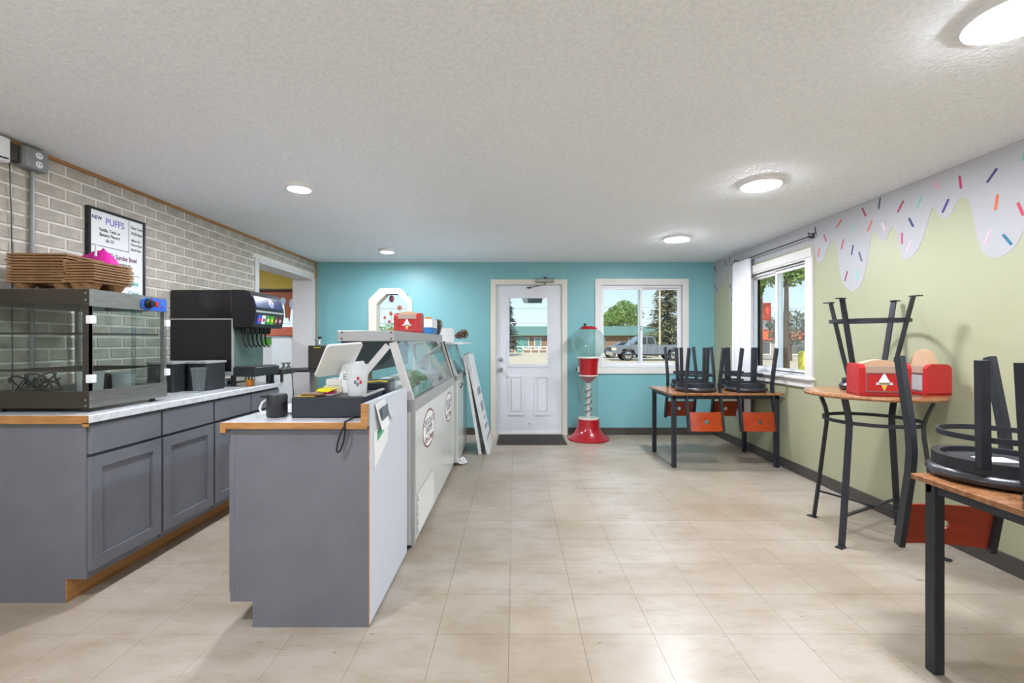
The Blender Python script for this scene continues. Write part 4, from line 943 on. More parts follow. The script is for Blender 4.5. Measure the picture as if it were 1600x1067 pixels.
# ================================================================== second freezer
F2X, F20, F21 = -.585, 4.66, 5.6
f2 = thing('chest_freezer', 'white chest freezer with glass top beyond the dipping cabinet', 'freezer', (-.95, 5.1, 0))
MB().box(-1.28, F20, .035, F2X, F21, .88, .006).build('body', 'freezer', f2)
MB().box(-1.28, F20, .88, F2X + .002, F21, .93, .004).build('rim', 'steelgrey', f2)
slab_x(MB(), F2X - .01, .93, -.72, 1.25, F20 + .02, F21 - .02, .005).build('front_glass', 'caseglass', f2)
for y in (F20 + .002, F21 - .02): slab_x(MB(), F2X, .93, -.71, 1.25, y, y + .016, .03).build('end_post', 'white', f2, smooth=False)
MB().box(-1.05, F20, 1.25, -.53, F21, 1.272, .003).build('top_shelf', 'white', f2)
for y in (F20 + .03, F21 - .06): MB().box(-1.05, y, .93, -1.02, y + .03, 1.25).build('rear_post', 'white', f2)
MB().box(F2X, 4.9, .78, F2X + .012, 4.95, .8).box(F2X, 5.02, .8, F2X + .012, 5.06, .82).build('hook', 'black', f2)
for (x, y) in ((F2X - .05, F20 + .06), (F2X - .05, F21 - .06), (-1.22, F20 + .06), (-1.22, F21 - .06)): MB().lathe([(.022, 0), (.018, .04)], 12, (x, y, 0)).build('foot', 'black', f2)
pb = thing('white_paper_bag', 'white folded paper bag between the two pine cones', 'bag', (-.72, 4.85, 1.273)); MB().box(-.78, 4.78, 1.273, -.66, 4.95, 1.42, .006).build('bag', 'paper', pb)
pine_cone((-.68, 5.2, 1.335), (.93, .1, .3), .15, .068, 'brown pine cone lying on its side at the end of the shelf')
# ---- A-frame sign leaning on the freezer
sg = thing('sandwich_sign', 'white folded sandwich board leaning against the chest freezer', 'sign', (-.36, 5.45, 0))
def lean(xb, xt, zt, y0, y1, th, name):
    d = Vector((xt - xb, zt)); d.normalize(); n = (d.y * th, -d.x * th)
    pts = [(xb, 0.0), (xb + n[0], max(0.0, 0.0)), (xt + n[0], zt + n[1]), (xt, zt)]
    pts[1] = (xb + th, 0.004)
    return MB().prism(pts, 'y', y0, y1).build(name, 'white', sg, smooth=False), d
pA_, dA = lean(-.315, -.555, 1.13, 5.14, 5.74, .035, 'front_board')
pB_, dB = lean(-.405, -.582, 1.12, 5.14, 5.74, .03, 'rear_board')
upd = Vector((dA.x, 0, dA.y)); nrmA = Vector((dA.y, 0, -dA.x))
r6 = random.Random(4); rtA = Vector((0, 1, 0))
def print_bar(cy, s0, w, h):                                  # flat grey print on the sloped board
    o = Vector((-.315, cy, 0)) + upd * s0 + nrmA * .0362
    v = [o + rtA * a + upd * b + nrmA * l for l in (0, .0006) for (a, b) in ((-w / 2, 0), (w / 2, 0), (w / 2, h), (-w / 2, h))]
    MB().add(v, [(0, 1, 2, 3), (4, 5, 6, 7), (0, 1, 5, 4), (1, 2, 6, 5), (2, 3, 7, 6), (3, 0, 4, 7)]).build('print_mark', 'slate', pA_, smooth=False)
for (s0, h, n) in ((.66, .1, 5), (.46, .12, 4), (.36, .05, 3), (.26, .06, 5), (.14, .05, 6)):
    for k in range(n): print_bar(5.44 + (k - (n - 1) / 2) * .085 + r6.uniform(-.008, .008), s0, r6.uniform(.03, .055), h * r6.uniform(.7, 1))
MB().box(-.575, 5.16, 1.118, -.525, 5.2, 1.14, .003).build('hinge', 'steelgrey', sg); MB().box(-.575, 5.66, 1.118, -.525, 5.7, 1.14, .003).build('hinge', 'steelgrey', sg)
cpv = MB().sphere((-.55, 4.74, .035), .05, 14, 9, (1, 1, .7)); r3 = random.Random(5)
cpv.v = [(p[0] + r3.uniform(-.012, .012), p[1] + r3.uniform(-.012, .012), max(0, p[2] + r3.uniform(-.012, .012))) for p in cpv.v]
tag(cpv.build('crumpled_napkin', 'paper', smooth=False), 'crumpled white napkin on the floor beside the freezer', 'napkin')

# ================================================================== passage: pedestal table, box, next room
pd = thing('pedestal_table', 'round black pedestal table in front of the passage', 'table', (-2.42, 5.45, 0))
MB().lathe([(.27, .93), (.28, .935), (.28, .95), (.27, .957), (.001, .957)], 36, (-2.42, 5.45, 0)).build('table_top', 'blackmat', pd)
MB().cyl((-2.42, 5.45, .02), (-2.42, 5.45, .935), .032, 16).build('pole', 'galv', pd)
MB().lathe([(.22, 0), (.21, .012), (.05, .03), (.04, .06)], 28, (-2.42, 5.45, 0)).build('base', 'blackmat', pd)
bb = thing('brown_cabinet_box', 'dark brown box standing on the pedestal table', 'box', (-2.28, 5.42, .958)); MB().box(-2.415, 5.32, .958, -2.16, 5.55, 1.232, .004).build('body', 'brownbox', bb); MB().box(-2.35, 5.318, 1.205, -2.27, 5.321, 1.215).build('yellow_label', 'yellowpl', bb); MB().box(-2.23, 5.316, 1.09, -2.22, 5.321, 1.15).build('handle', 'steel', bb)
pu = thing('pump_bottle', 'small chrome dispenser bottle with black cap on the brown box', 'bottle', (-2.32, 5.42, 1.232)); MB().lathe([(.018, 0), (.018, .03), (.012, .04), (.012, .08)], 14, (-2.32, 5.42, 1.2325)).build('body', 'chrome', pu); MB().lathe([(.012, .08), (.028, .1), (.028, .105), (.001, .108)], 14, (-2.32, 5.42, 1.2325)).build('cap', 'black', pu)
bk = thing('black_clip', 'tiny black gooseneck clip beside the chrome dispenser', 'clip', (-2.37, 5.42, 1.232)); MB().tube([(-2.36, 5.42, 1.2335), (-2.365, 5.42, 1.28), (-2.375, 5.42, 1.3), (-2.39, 5.42, 1.305)], .004, 6).lathe([(.012, 0), (.012, .006)], 10, (-2.36, 5.42, 1.2325)).build('neck', 'black', bk)
# next room
MB().box(-3.95, YB - .03, 2.0, -2.985, YB - .001, ZC - .02).build('yellow_band', 'yellow', bpy.data.objects['wall_back'])
w6 = struct(MB().ring_prism([(-3.8, 1.30), (-2.985, 1.30), (-2.985, 2.02), (-3.8, 2.02)], [(-3.73, 1.36), (-3.0, 1.36), (-3.0, 1.975), (-3.73, 1.975)], 'y', YB - .02, YB + .14).build('window_6', 'darkgap', smooth=False), 'window with brown drip decal in the next room')
MB().box(-3.75, YB + .05, 1.34, -2.99, YB + .054, 2.0).build('pane', 'glass', w6)
dp = []
for i in range(40):
    x = -3.73 + i * .0187; dp.append((x, 1.68 - .12 * math.sin(i * .8 + 1.2) - .07 * math.sin(i * 2.1 + 1)))
MB().prism([(-3.73, 1.975)] + dp + [(-3.0, 1.975)], 'y', YB + .04, YB + .046).build('drip_decal', mat('brown_orange_decal', 'b8643a', .5), w6, smooth=False)
MB().box(-3.73, YB + .04, 1.36, -3.0, YB + .046, 1.48).build('coral_decal', mat('coral_decal', 'f08060', .5), w6, smooth=False)
for (x, z, w_, h_) in ((-3.2, 1.84, .04, .05), (-3.08, 1.8, .03, .07), (-3.33, 1.86, .035, .05)):
    MB().prism(disc_poly(12, w_, h_, x, z), 'y', YB + .036, YB + .041).build('blue_spot', mat('pale_blue_spot', 'cfe4f6', .5), w6, smooth=False)
ch = thing('white_cooler', 'white cooler with a green stripe seen through the passage', 'cooler', (-3.35, 5.9, 0))
MB().box(-3.8, 5.62, .03, -2.99, 6.2, 1.325, .01).build('body', 'white', ch); MB().box(-3.25, 5.612, 1.24, -3.0, 5.621, 1.32).build('green_stripe', 'green', ch); MB().box(-3.8, 5.61, 1.325, -2.99, 6.2, 1.345, .004).build('lid', 'steelgrey', ch)

bx_ = thing('brown_carton', 'brown carton on the clerk side ledge of the dipping cabinet', 'carton', (-1.13, 3.4, .925)); MB().box(-1.25, 3.28, .9255, -1.1, 3.52, 1.19, .003).build('box', mat('brown_carton', '8a7268', .7), bx_); MB().box(-1.25, 3.39, 1.19, -1.1, 3.41, 1.1915).build('tape', 'kraft', bx_)

# ================================================================== floor mat, gumball machine
fm = thing('door_mat', 'charcoal ribbed floor mat in front of the entrance door', 'mat', (.22, 5.95, 0))
MB().box(-.22, 5.63, .0005, .655, 6.232, .010, .004).build('backing', 'mat', fm)
rb = MB()
for k in range(26): rb.box(-.2, 5.65 + k * .022, .010, .635, 5.66 + k * .022, .0125)
tag(rb.build('ribs', 'mat', fm, smooth=False), kind='stuff')
gx, gy = .967, 5.96
gb = thing('gumball_machine', 'tall red spiral gumball machine with an empty clear globe', 'gumball machine', (gx, gy, 0))
def L(prof, name, m, n=36, parent=gb, caps=True): return MB().lathe(prof, n, (gx, gy, 0), caps).build(name, m, parent)
L([(.262, 0), (.27, .008), (.268, .02), (.235, .045), (.19, .085), (.16, .13), (.146, .18), (.14, .265), (.135, .27), (.001, .27)], 'base', 'red')
L([(.13, .27), (.132, .275), (.13, .288), (.001, .288)], 'base_ring', 'cream')
L([(.122, .288), (.122, .83)], 'tube', 'clear', caps=False)
L([(.026, .288), (.026, .74)], 'spiral_post', mat('candy_post', 'e8d0cc', .4), 16)
hp = [(gx + .045 * math.cos(a), gy + .045 * math.sin(a), .31 + .36 * i / 60) for i in range(61) for a in (i * .42,)]
MB().tube(hp, .0075, 8).build('spiral_ramp', mat('bronze_ramp', '6a5048', .35, .4), gb)
L([(.02, .735), (.035, .745), (.105, .815), (.12, .83), (.001, .83)], 'funnel', mat('dull_red_funnel', 'a83038', .35))
L([(.126, .83), (.128, .845), (.123, .845)], 'collar', 'cream')
L([(.121, .845), (.122, .9), (.13, 1.0), (.142, 1.062), (.001, 1.062)], 'housing', 'red', 12)
L([(.15, 1.062), (.152, 1.072), (.145, 1.08), (.001, 1.08)], 'globe_seat', 'cream')
gp = []
for i in range(19):
    a = R(-52 + 112 * i / 18); gp.append((.224 * math.cos(a), 1.252 + .218 * math.sin(a)))
L(gp, 'globe', 'clear', 40, caps=False)
L([(.004, 1.08), (.004, 1.45)], 'globe_rod', 'steelgrey', 8)
L([(.112, 1.44), (.115, 1.446), (.1, 1.468), (.08, 1.48), (.001, 1.482)], 'lid', 'red')
MB().sphere((gx - .045, gy, 1.5), .02, 12, 8).build('knob', 'darksteel', gb)
MB().box(gx - .145, gy - .03, .88, gx - .115, gy + .03, .96, .005).build('coin_mechanism', 'chrome', gb)
MB().cyl((gx - .145, gy, .915), (gx - .165, gy, .915), .012).build('crank', 'black', gb)
for (a, h_) in ((200, .12), (203, .05)):
    pass
MB().prism([(gy - .02, .5), (gy + .03, .5), (gy + .02, .62), (gy - .01, .66)], 'x', gx - .1245, gx - .1235).build('black_print', 'black', gb, smooth=False)

# ================================================================== chairs (upturned on tables)
SEAT = .455
def U(p): return Vector((p[0], -p[1], SEAT - p[2]))
def ub(b): b.v = [tuple(U(p)) for p in b.v]; return b
def make_chair():
    t = thing('cafe_chair', '', 'chair', (0, 0, 0), 'upturned chairs on the tables')
    Z0 = (0, 0, 0)
    pad = MB().lathe([(.05, .405), (.19, .408), (.205, .418), (.21, .43), (.204, .445), (.18, .453), (.1, .4555), (.001, .4555)], 36)
    for i, p in enumerate(pad.v):
        a = math.atan2(p[1], p[0]); w = 1 + .012 * math.sin(a * 14) * (.2 if math.hypot(p[0], p[1]) < .15 else 1)
        pad.v[i] = (p[0] * w, p[1] * w * .97, p[2])
    ub(pad).build('seat_pad', 'vinyl', t, off=Z0)
    sf = MB().ring_prism(disc_poly(36, .192, .186), disc_poly(36, .165, .16), 'z', .365, .408)
    sfo = ub(sf).build('seat_frame', 'blackmetal', t, off=Z0)
    ub(MB().prism(disc_poly(28, .166, .161), 'z', .385, .405)).build('seat_board', 'seatunder', t, off=Z0)
    ub(MB().box(-.05, -.06, .3835, .06, .02, .3855)).build('paper_label', 'paper', sfo, off=Z0)
    for sx in (-1, 1):
        x = sx * .172
        ub(MB().bar([(x, -.275, .0), (x, -.205, .3), (x, -.195, .4), (x, -.205, .5), (x, -.275, .835)], .022, .042, up=(0, 1, 0))).build('back_post', 'blackmetal', t, off=Z0)
        ub(MB().bar([(sx * .152, .135, 0), (sx * .14, .125, .385)], .03, .03, up=(0, 1, 0))).build('leg', 'blackmetal', t, off=Z0)
    hoop = [(.172 * math.cos(a), .172 * math.sin(a), .285) for a in [2 * PI * i / 40 for i in range(40)]]
    ub(MB().bar(hoop, .008, .02, closed=True)).build('foot_ring', 'blackmetal', t, off=Z0)
    # curved wooden back with a round hole
    n = 30; zc, yc = .735, 0
    outer = []
    W2, H2 = .162, .092
    per = []
    for (x, z) in ((-1, -1), (1, -1), (1, 1), (-1, 1)): per.append((x * W2, zc + z * H2))
    # dense outline matched to hole
    pts_o, pts_i = [], []
    for i in range(n):
        a = 2 * PI * i / n; c, s = math.cos(a), math.sin(a)
        k = min(W2 / abs(c) if abs(c) > 1e-6 else 9, H2 / abs(s) if abs(s) > 1e-6 else 9)
        pts_o.append((k * c, k * s)); pts_i.append((.021 * c, .021 * s))
    for (x, z) in ((W2, H2), (-W2, H2), (-W2, -H2), (W2, -H2)):
        j = min(range(n), key=lambda q: (pts_o[q][0] - x) ** 2 + (pts_o[q][1] - z) ** 2); pts_o[j] = (x, z)
    def yat(x, z): return -.205 - .07 * (zc + z - .5) / .335 - .022 * (1 - (x / W2) ** 2)
    rings = [pts_o] + [[(o[0] + (i_[0] - o[0]) * f, o[1] + (i_[1] - o[1]) * f) for o, i_ in zip(pts_o, pts_i)] for f in (.33, .66)] + [pts_i]
    v = []; f = []
    for th in (0, -.012):
        for rg in rings:
            for (x, z) in rg: v.append((x, yat(x, z) + th, zc + z))
    nr = len(rings)
    for s_ in (0, 1):
        b0 = s_ * nr * n
        for r_ in range(nr - 1):
            for i in range(n):
                j = (i + 1) % n; f.append((b0 + r_ * n + i, b0 + r_ * n + j, b0 + (r_ + 1) * n + j, b0 + (r_ + 1) * n + i))
    for r_ in (0, nr - 1):
        for i in range(n):
            j = (i + 1) % n; f.append((r_ * n + i, r_ * n + j, nr * n + r_ * n + j, nr * n + r_ * n + i))
    ub(MB().add(v, f)).build('backrest', 'stain', t, off=Z0)
    return t
proto = make_chair()
TZ = .757
spots = [(1.915, 4.82, PI, 'upturned chair with orange wooden back at the near left corner of the far table'),
         (2.445, 4.82, PI, 'upturned orange-backed chair on the far table near edge, beside the sage wall'),
         (1.985, 5.17, 0.05, 'upturned chair on the back edge of the far table, below the back window'),
         (2.52, 5.17, -.03, 'upturned chair on the back edge of the far table, nearest the room corner'),
         (1.83, 1.72, R(-10), 'upturned chair with deep red wooden back on the near table at the right picture edge'),
         (1.75, 1.295, PI, 'upturned chair on the near table, just showing its seat rim at the right edge')]
for i, (x, y, rz, lab) in enumerate(spots):
    o = proto if i == 0 else copy_tree(proto)
    o.location = (x, y, TZ + .001); o.rotation_euler = (0, 0, rz); o['label'] = lab
def table(x0, x1, y0, y1, label, leg=.042, inset=.03):
    t = thing('cafe_table', label, 'table', ((x0 + x1) / 2, (y0 + y1) / 2, 0), 'rectangular cafe tables')
    MB().box(x0, y0, TZ - .022, x1, y1, TZ, .003).build('table_top', 'tabletop', t)
    a, b, c, d = x0 + inset, x1 - inset, y0 + inset, y1 - inset
    ap = MB().box(a, c + .008, TZ - .062, b, c + .028, TZ - .022).box(a, d - .028, TZ - .062, b, d - .008, TZ - .022).box(a + .008, c, TZ - .062, a + .028, d, TZ - .022).box(b - .028, c, TZ - .062, b - .008, d, TZ - .022)
    ap.build('apron', 'blackmetal', t, smooth=False)
    for x in (a, b - leg):
        for y in (c, d - leg): MB().box(x, y, 0, x + leg, y + leg, TZ - .022, .003).build('leg', 'blackmetal', t)
table(1.57, 2.715, 4.58, 5.33, 'rectangular brown-topped table with black legs in the far right corner')
table(1.578, 2.72, 1.06, 1.815, 'rectangular brown-topped table with black legs at the right picture edge')

# ================================================================== pub table with upturned stool
pcx, pcy = 2.352, 3.0
PT = .95
pt_ = thing('pub_table', 'tall round brown table with bent black legs by the sage wall', 'table', (pcx, pcy, 0))
MB().lathe([(.36, PT - .028), (.375, PT - .026), (.382, PT - .014), (.375, PT - .003), (.365, PT), (.001, PT)], 48, (pcx, pcy, 0)).build('table_top', 'tabletop', pt_)
def ang(k, off=28): return R(off + 90 * k)
for k in range(4):
    a = ang(k); c, s = math.cos(a), math.sin(a)
    P = lambda r, z: (pcx + r * c, pcy + r * s, z)
    lg = MB().bar([P(.36, .004), P(.335, .2), P(.275, .7), P(.272, .765), P(.285, .82), P(.325, .921)], .036, .012, up=(c, s, 0)).build('leg', 'blackmetal', pt_)
    q = Matrix.Translation((pcx, pcy, 0)) @ Matrix.Rotation(a, 4, 'Z')
    MB().box(.345, -.02, 0, .4, .02, .007, mtx=q).build('foot', 'blackmetal', lg)
MB().bar([(pcx + .266 * math.cos(2 * PI * i / 48), pcy + .266 * math.sin(2 * PI * i / 48), .765) for i in range(48)], .008, .022, closed=True).build('ring', 'blackmetal', pt_)
for k in range(2):
    a = ang(k); c, s = math.cos(a), math.sin(a)
    MB().bar([(pcx + .335 * c, pcy + .335 * s, .19 + .012 * k), (pcx - .335 * c, pcy - .335 * s, .19 + .012 * k)], .02, .01).build('cross_brace', 'blackmetal', pt_)
MB().lathe([(.3, PT - .034), (.3, PT - .028), (.001, PT - .028)], 32, (pcx, pcy, 0)).build('mount_plate', 'blackmetal', pt_)
sx_, sy_ = 2.42, 3.11
st = thing('bar_stool', 'upturned black backless stool standing on the round table', 'stool', (sx_, sy_, PT))
MB().lathe([(.155, PT + .001), (.165, PT + .006), (.168, PT + .03), (.155, PT + .045), (.001, PT + .046)], 32, (sx_, sy_, 0)).build('seat_pad', 'vinyl', st)
MB().ring_prism(disc_poly(28, .15, .15, sx_, sy_), disc_poly(28, .125, .125, sx_, sy_), 'z', PT + .046, PT + .075).build('seat_frame', 'blackmetal', st, smooth=False)
for k in range(4):
    a = ang(k, 20); c, s = math.cos(a), math.sin(a)
    P = lambda r, z: (sx_ + r * c, sy_ + r * s, z)
    lg = MB().bar([P(.125, PT + .05), P(.17, PT + .22), P(.235, PT + .5), P(.262, PT + .615)], .032, .012, up=(c, s, 0)).build('leg', 'blackmetal', st)
    q = Matrix.Translation((sx_, sy_, PT + .615)) @ Matrix.Rotation(a, 4, 'Z')
    MB().box(.245, -.018, -.003, .305, .018, .004, mtx=q).build('foot', 'blackmetal', lg)
MB().bar([(sx_ + .222 * math.cos(2 * PI * i / 44), sy_ + .222 * math.sin(2 * PI * i / 44), PT + .47) for i in range(44)], .008, .022, closed=True).build('foot_ring', 'blackmetal', st)
napkin_dispenser((2.235, 2.8, PT + .001), R(-12), .275, .15, .195, 'red napkin dispenser with cone emblem in front of the upturned stool', .1)
napkin_dispenser((2.575, 2.865, PT + .001), R(-86), .2, .165, .19, 'red napkin dispenser turned sideways against the sage wall', .45, True)

# ================================================================== curtain and rod
cr = thing('curtain_rod', 'thin black curtain rod above the right-hand window', 'curtain rod', (XR - .06, 4.85, 2.245))
MB().tube([(XR - .06, 4.12, 2.235), (XR - .06, 5.63, 2.235)], .006, 8).build('rod', 'blackmetal', cr)
for y in (4.17, 5.57):
    MB().box(XR - .066, y - .006, 2.229, XR, y + .006, 2.24).box(XR - .008, y - .02, 2.225, XR - .0005, y + .02, 2.275, .003).tube([(XR - .06, y - .03, 2.24), (XR - .05, y, 2.275), (XR - .008, y + .02, 2.27)], .004, 6).build('bracket', 'blackmetal', cr)
cu_pts = []
nfold = 40
prof_o = [(5.17 + .4 * i / nfold, XR - .062 + .02 * math.sin(i * 1.15)) for i in range(nfold + 1)]
v = []; f = []
for k, z in enumerate((2.23, 1.6, .95, .35)):
    for (y, x) in prof_o: v.append((x - .003 * k, y + (.0 if k == 0 else .01 * math.sin(k + y * 9)), z))
m_ = nfold + 1
for k in range(3):
    for i in range(nfold): f.append((k * m_ + i, k * m_ + i + 1, (k + 1) * m_ + i + 1, (k + 1) * m_ + i))
cu = MB().add(v, f).build('curtain', 'curtain'); tag(cu, 'white curtain panel gathered at the left of the right-hand window', 'curtain')
mod = cu.modifiers.new('thickness', 'SOLIDIFY'); mod.thickness = .003

# ================================================================== flower ornament in the octagonal window
fl = thing('flower_planter', 'wooden planter of painted metal flowers on the octagonal window sill', 'planter', (-1.66, YB + .05, 1.4))
hx = -1.69
MB().box(OX0 + .01, YB + .03, OZ0 + .002, OX1 - .01, YB + .095, 1.4).build('sill_box', 'cream', fl)
MB().box(-1.76, YB + .04, 1.4, -1.6, YB + .09, 1.455, .004).build('planter_box', mat('planter_brown', '8a7a4a', .7), fl)
gl = MB(); r5 = random.Random(9)
for i in range(90):
    x = r5.uniform(-1.86, -1.5); z = 1.4 + r5.uniform(.0, .08) + (.05 if -1.78 < x < -1.6 else 0); y = YB + r5.uniform(.035, .09); a = r5.uniform(0, PI)
    d = Vector((math.cos(a), 0, math.sin(a))) * r5.uniform(.015, .03); n = Vector((-d.z, .003, d.x)) * .4
    c = Vector((x, y, z)); gl.add([c - d, c + n, c + d, c - n], [(0, 1, 2, 3)])
tag(gl.build('leaf_mass', mat('leaf_green', '6a9a50', .6), fl, smooth=False), kind='stuff')
fm_ = {'o': mat('rust_orange', 'a85030', .5), 'm': mat('maroon', '6a2c38', .5), 'p': mat('rose', 'b04458', .5)}
def flower(x, z, r, kind, m):
    y = YB + .06
    stm = MB().tube([(x, y, 1.45 if -1.76 < x < -1.6 else 1.41), (x + .005, y, z - r)], .003, 6).build('stem', mat('stem_green', '5a7a40', .6), fl)
    b = MB()
    if kind == 'star':
        pl = []
        for i in range(16):
            a = 2 * PI * i / 16; rr = r if i % 2 == 0 else r * .45; pl.append((x + rr * math.cos(a + PI / 2), z + rr * math.sin(a + PI / 2)))
        b.prism(pl, 'y', y - .004, y + .004)
    elif kind == 'tulip': b.prism([(x, z - r), (x + r * .75, z - r * .3), (x + r * .6, z + r * .4), (x, z + r * 1.2), (x - r * .6, z + r * .4), (x - r * .75, z - r * .3)], 'y', y - .005, y + .005)
    else: b.prism(disc_poly(8, r, r, x, z), 'y', y - .004, y + .004)
    b.build('bloom', fm_[m], fl, smooth=False)
flower(-1.715, 1.665, .032, 'tulip', 'o'); flower(-1.595, 1.745, .05, 'star', 'o'); flower(-1.8, 1.61, .024, 'tulip', 'o'); flower(-1.738, 1.555, .022, 'disc', 'p'); flower(-1.66, 1.59, .02, 'disc', 'm'); flower(-1.62, 1.66, .018, 'tulip', 'm'); flower(-1.59, 1.56, .02, 'tulip', 'm')
ho = MB().sphere((-1.705, YB + .06, 1.87), .035, 16, 10, (1, .4, 1.4)).tube([(-1.705, YB + .06, 1.9), (-1.705, YB + .06, 1.931)], .002, 6).build('hanging_ornament', fm_['m']); tag(ho, 'oval maroon ornament hanging at the top of the octagonal window', 'ornament')

# ================================================================== outside
GZ = -.16
asph = mat('beige_concrete', 'd0bca2', .9, c2='c4ae92', nscale=.6)  # beige base colour with soft mottling
struct(MB().box(-70, YB + .2, GZ - .2, 110, 140, GZ).build('ground', asph, smooth=False))
struct(MB().box(XR + .2, -40, GZ - .2, 110, YB + .2, GZ).box(-70, -60, GZ - .2, XR + .2, YR - .2, GZ).build('ground_side', asph, smooth=False))
grass = mat('grass', '8ea656', .9, c2='76904a', nscale=2)
lawn = MB().prism([(9.5, 13), (20, 30), (22, 30), (11.2, 13)], 'z', GZ, GZ + .03).build('lawn_strip', grass, smooth=False); tag(lawn, 'green grass strip outside the right-hand window', 'grass', kind='stuff')
struct(MB().box(-.5, YB + .14, 2.0, 1.0, YB + 1.2, 2.06).build('ground_awning', mat('awning_grey', '6a6e70', .6), smooth=False)) if False else None
def leaf_crown(b, c, rad, n, size, seed, hollow=.55):
    r_ = random.Random(seed)
    for i in range(n):
        while True:
            p = Vector((r_.uniform(-1, 1), r_.uniform(-1, 1), r_.uniform(-1, 1)))
            if hollow < p.length < 1: break
        w = Vector((p.x * rad[0], p.y * rad[1], p.z * rad[2])) + Vector(c)
        d = Vector((r_.uniform(-1, 1), r_.uniform(-1, 1), r_.uniform(-1, 1))).normalized() * size * r_.uniform(.6, 1.3)
        n_ = d.cross(Vector((r_.uniform(-1, 1), r_.uniform(-1, 1), r_.uniform(-1, 1)))).normalized() * size * .5
        b.add([w - d, w + n_, w + d, w - n_], [(0, 1, 2, 3)])
    return b
def tree(x, y, h, blobs, n, size, leafc, leafc2, label, seed, trunk=.22):
    t = thing('tree', label, 'tree', (x, y, GZ), 'trees outside')
    MB().cyl((x, y, GZ), (x, y, GZ + h * .6), trunk, 10, trunk * .5).build('trunk', 'bark', t)
    b = MB()
    for k, (dx, dy, z, rx, rz) in enumerate(blobs): leaf_crown(b, (x + dx, y + dy, z), (rx, rx, rz), n, size, seed + k)
    tag(b.build('crown', mat('leaves_%d' % seed, leafc, .7, c2=leafc2, nscale=1.2), t, smooth=False), kind='stuff')
def conifer(x, y, h, r, label, seed, c1, c2):
    t = thing('conifer', label, 'tree', (x, y, GZ), 'trees outside')
    MB().cyl((x, y, GZ), (x, y, GZ + h), .2, 10, .03).build('trunk', 'bark', t)
    b = MB(); r_ = random.Random(seed)
    for i in range(230):
        f_ = r_.random(); z = GZ + h * (.12 + .88 * f_); L_ = r * (1 - f_) ** .75 * r_.uniform(.65, 1.05) + .25; a = r_.uniform(0, 2 * PI)
        d = Vector((math.cos(a), math.sin(a), .12 - .3 * (1 - f_)))
        for q in range(26):
            s_ = (q + r_.random()) / 26; p = Vector((x, y, z)) + d * L_ * s_ + Vector((r_.uniform(-.22, .22), r_.uniform(-.22, .22), r_.uniform(-.25, .1)))
            e_ = Vector((d.x + r_.uniform(-.6, .6), d.y + r_.uniform(-.6, .6), r_.uniform(-.5, .1))).normalized() * .24
            n_ = e_.cross(Vector((r_.uniform(-1, 1), r_.uniform(-1, 1), 1))).normalized() * .07
            b.add([p - e_, p + n_, p + e_, p - n_], [(0, 1, 2, 3)])
    tag(b.build('needles', mat('needles_%d' % seed, c1, .8, c2=c2, nscale=1.0), t, smooth=False), kind='stuff')
# behind the back window
tree(16.5, 76, 5, [(-.6, 0, 5.0, 1.5, 1.3), (.5, .5, 5.8, 1.5, 1.5), (-1.4, 0, 4.2, 1.2, 1.0)], 1300, .2, '86a050', '6a883c', 'round light green tree above the green-roofed building', 11)
tree(19.6, 79, 6, [(-.6, 0, 6.6, 1.9, 1.9), (.9, 0, 6.0, 1.9, 1.8), (-.2, 0, 4.8, 2.4, 1.6)], 1300, .2, '7e984c', '648038', 'taller green tree beside the conifer', 21)
conifer(14.75, 44, 7.9, 2.5, 'tall olive-green conifer seen in the back window', 31, '8c8862', '66684a')
conifer(-1.1, 46, 6.2, 1.6, 'small dark conifer at the edge of the door glass', 35, '56605a', '3e4a44')
tree(17.6, 49, 4, [(0, 0, 1.9, 2.2, 1.9)], 1200, .2, '98a860', '7c9048', 'low bush behind the pickup bed', 41)
# green-roofed building
bd = thing('green_roof_building', 'long brown building with a green metal roof across the lot', 'building', (8, 62, GZ))
MB().box(-14, 60, GZ, 22, 70, 2.15).build('wall', mat('brown_wall', '80644e', .8), bd, smooth=False)
rf = mat('green_roof', '5e7e70', .6)
MB().prism([(59.2, 2.1), (59.2, 2.2), (65, 3.45), (65.2, 3.35)], 'x', -14.8, 22.8).prism([(59.2, 2.1), (59.2, 2.2), (59.1, 2.2), (59.1, 2.05)], 'x', -14.8, 22.8).build('roof', rf, bd, smooth=False)
for x in (-8, -5, -2, 1, 2.6, 4.4, 7.5, 10, 15, 18):
    w_ = MB().box(x, 59.9, .3, x + .9, 60.02, 1.8).build('window', 'trim', bd)
    MB().box(x + .08, 59.86, .4, x + .82, 59.9, 1.72).build('pane', mat('dark_pane_%d' % int(x + 20), '5c7f80', .15), w_)
MB().box(.2, 59.85, GZ, 1.1, 60.02, 1.95).build('door', mat('green_door', '4c8a7c', .5), bd)
fc = thing('white_fence', 'low white railing in front of the green-roofed building', 'railing', (2, 57, GZ))
MB().box(-6, 57, .55, 8, 57.06, .65).box(-6, 57, .2, 8, 57.06, .28).build('rails', 'trim', fc)
for i in range(15): MB().box(-6 + i, 56.98, GZ, -5.9 + i, 57.08, .72).build('post', 'trim', fc)
# utility pole
up_ = thing('utility_pole', 'pale utility pole with wires behind the pickup', 'pole', (13.4, 42, GZ)); MB().cyl((13.4, 42, GZ), (13.4, 42, 9), .09, 10, .07).build('pole', mat('pale_pole', 'c8b89a', .8), up_); MB().tube([(-30, 42, 4.2), (13.4, 42, 4.4), (50, 42, 4.2)], .012, 6).tube([(-30, 42, 2.9), (13.4, 42, 3.0), (50, 42, 2.9)], .012, 6).build('wire', 'darksteel', up_)
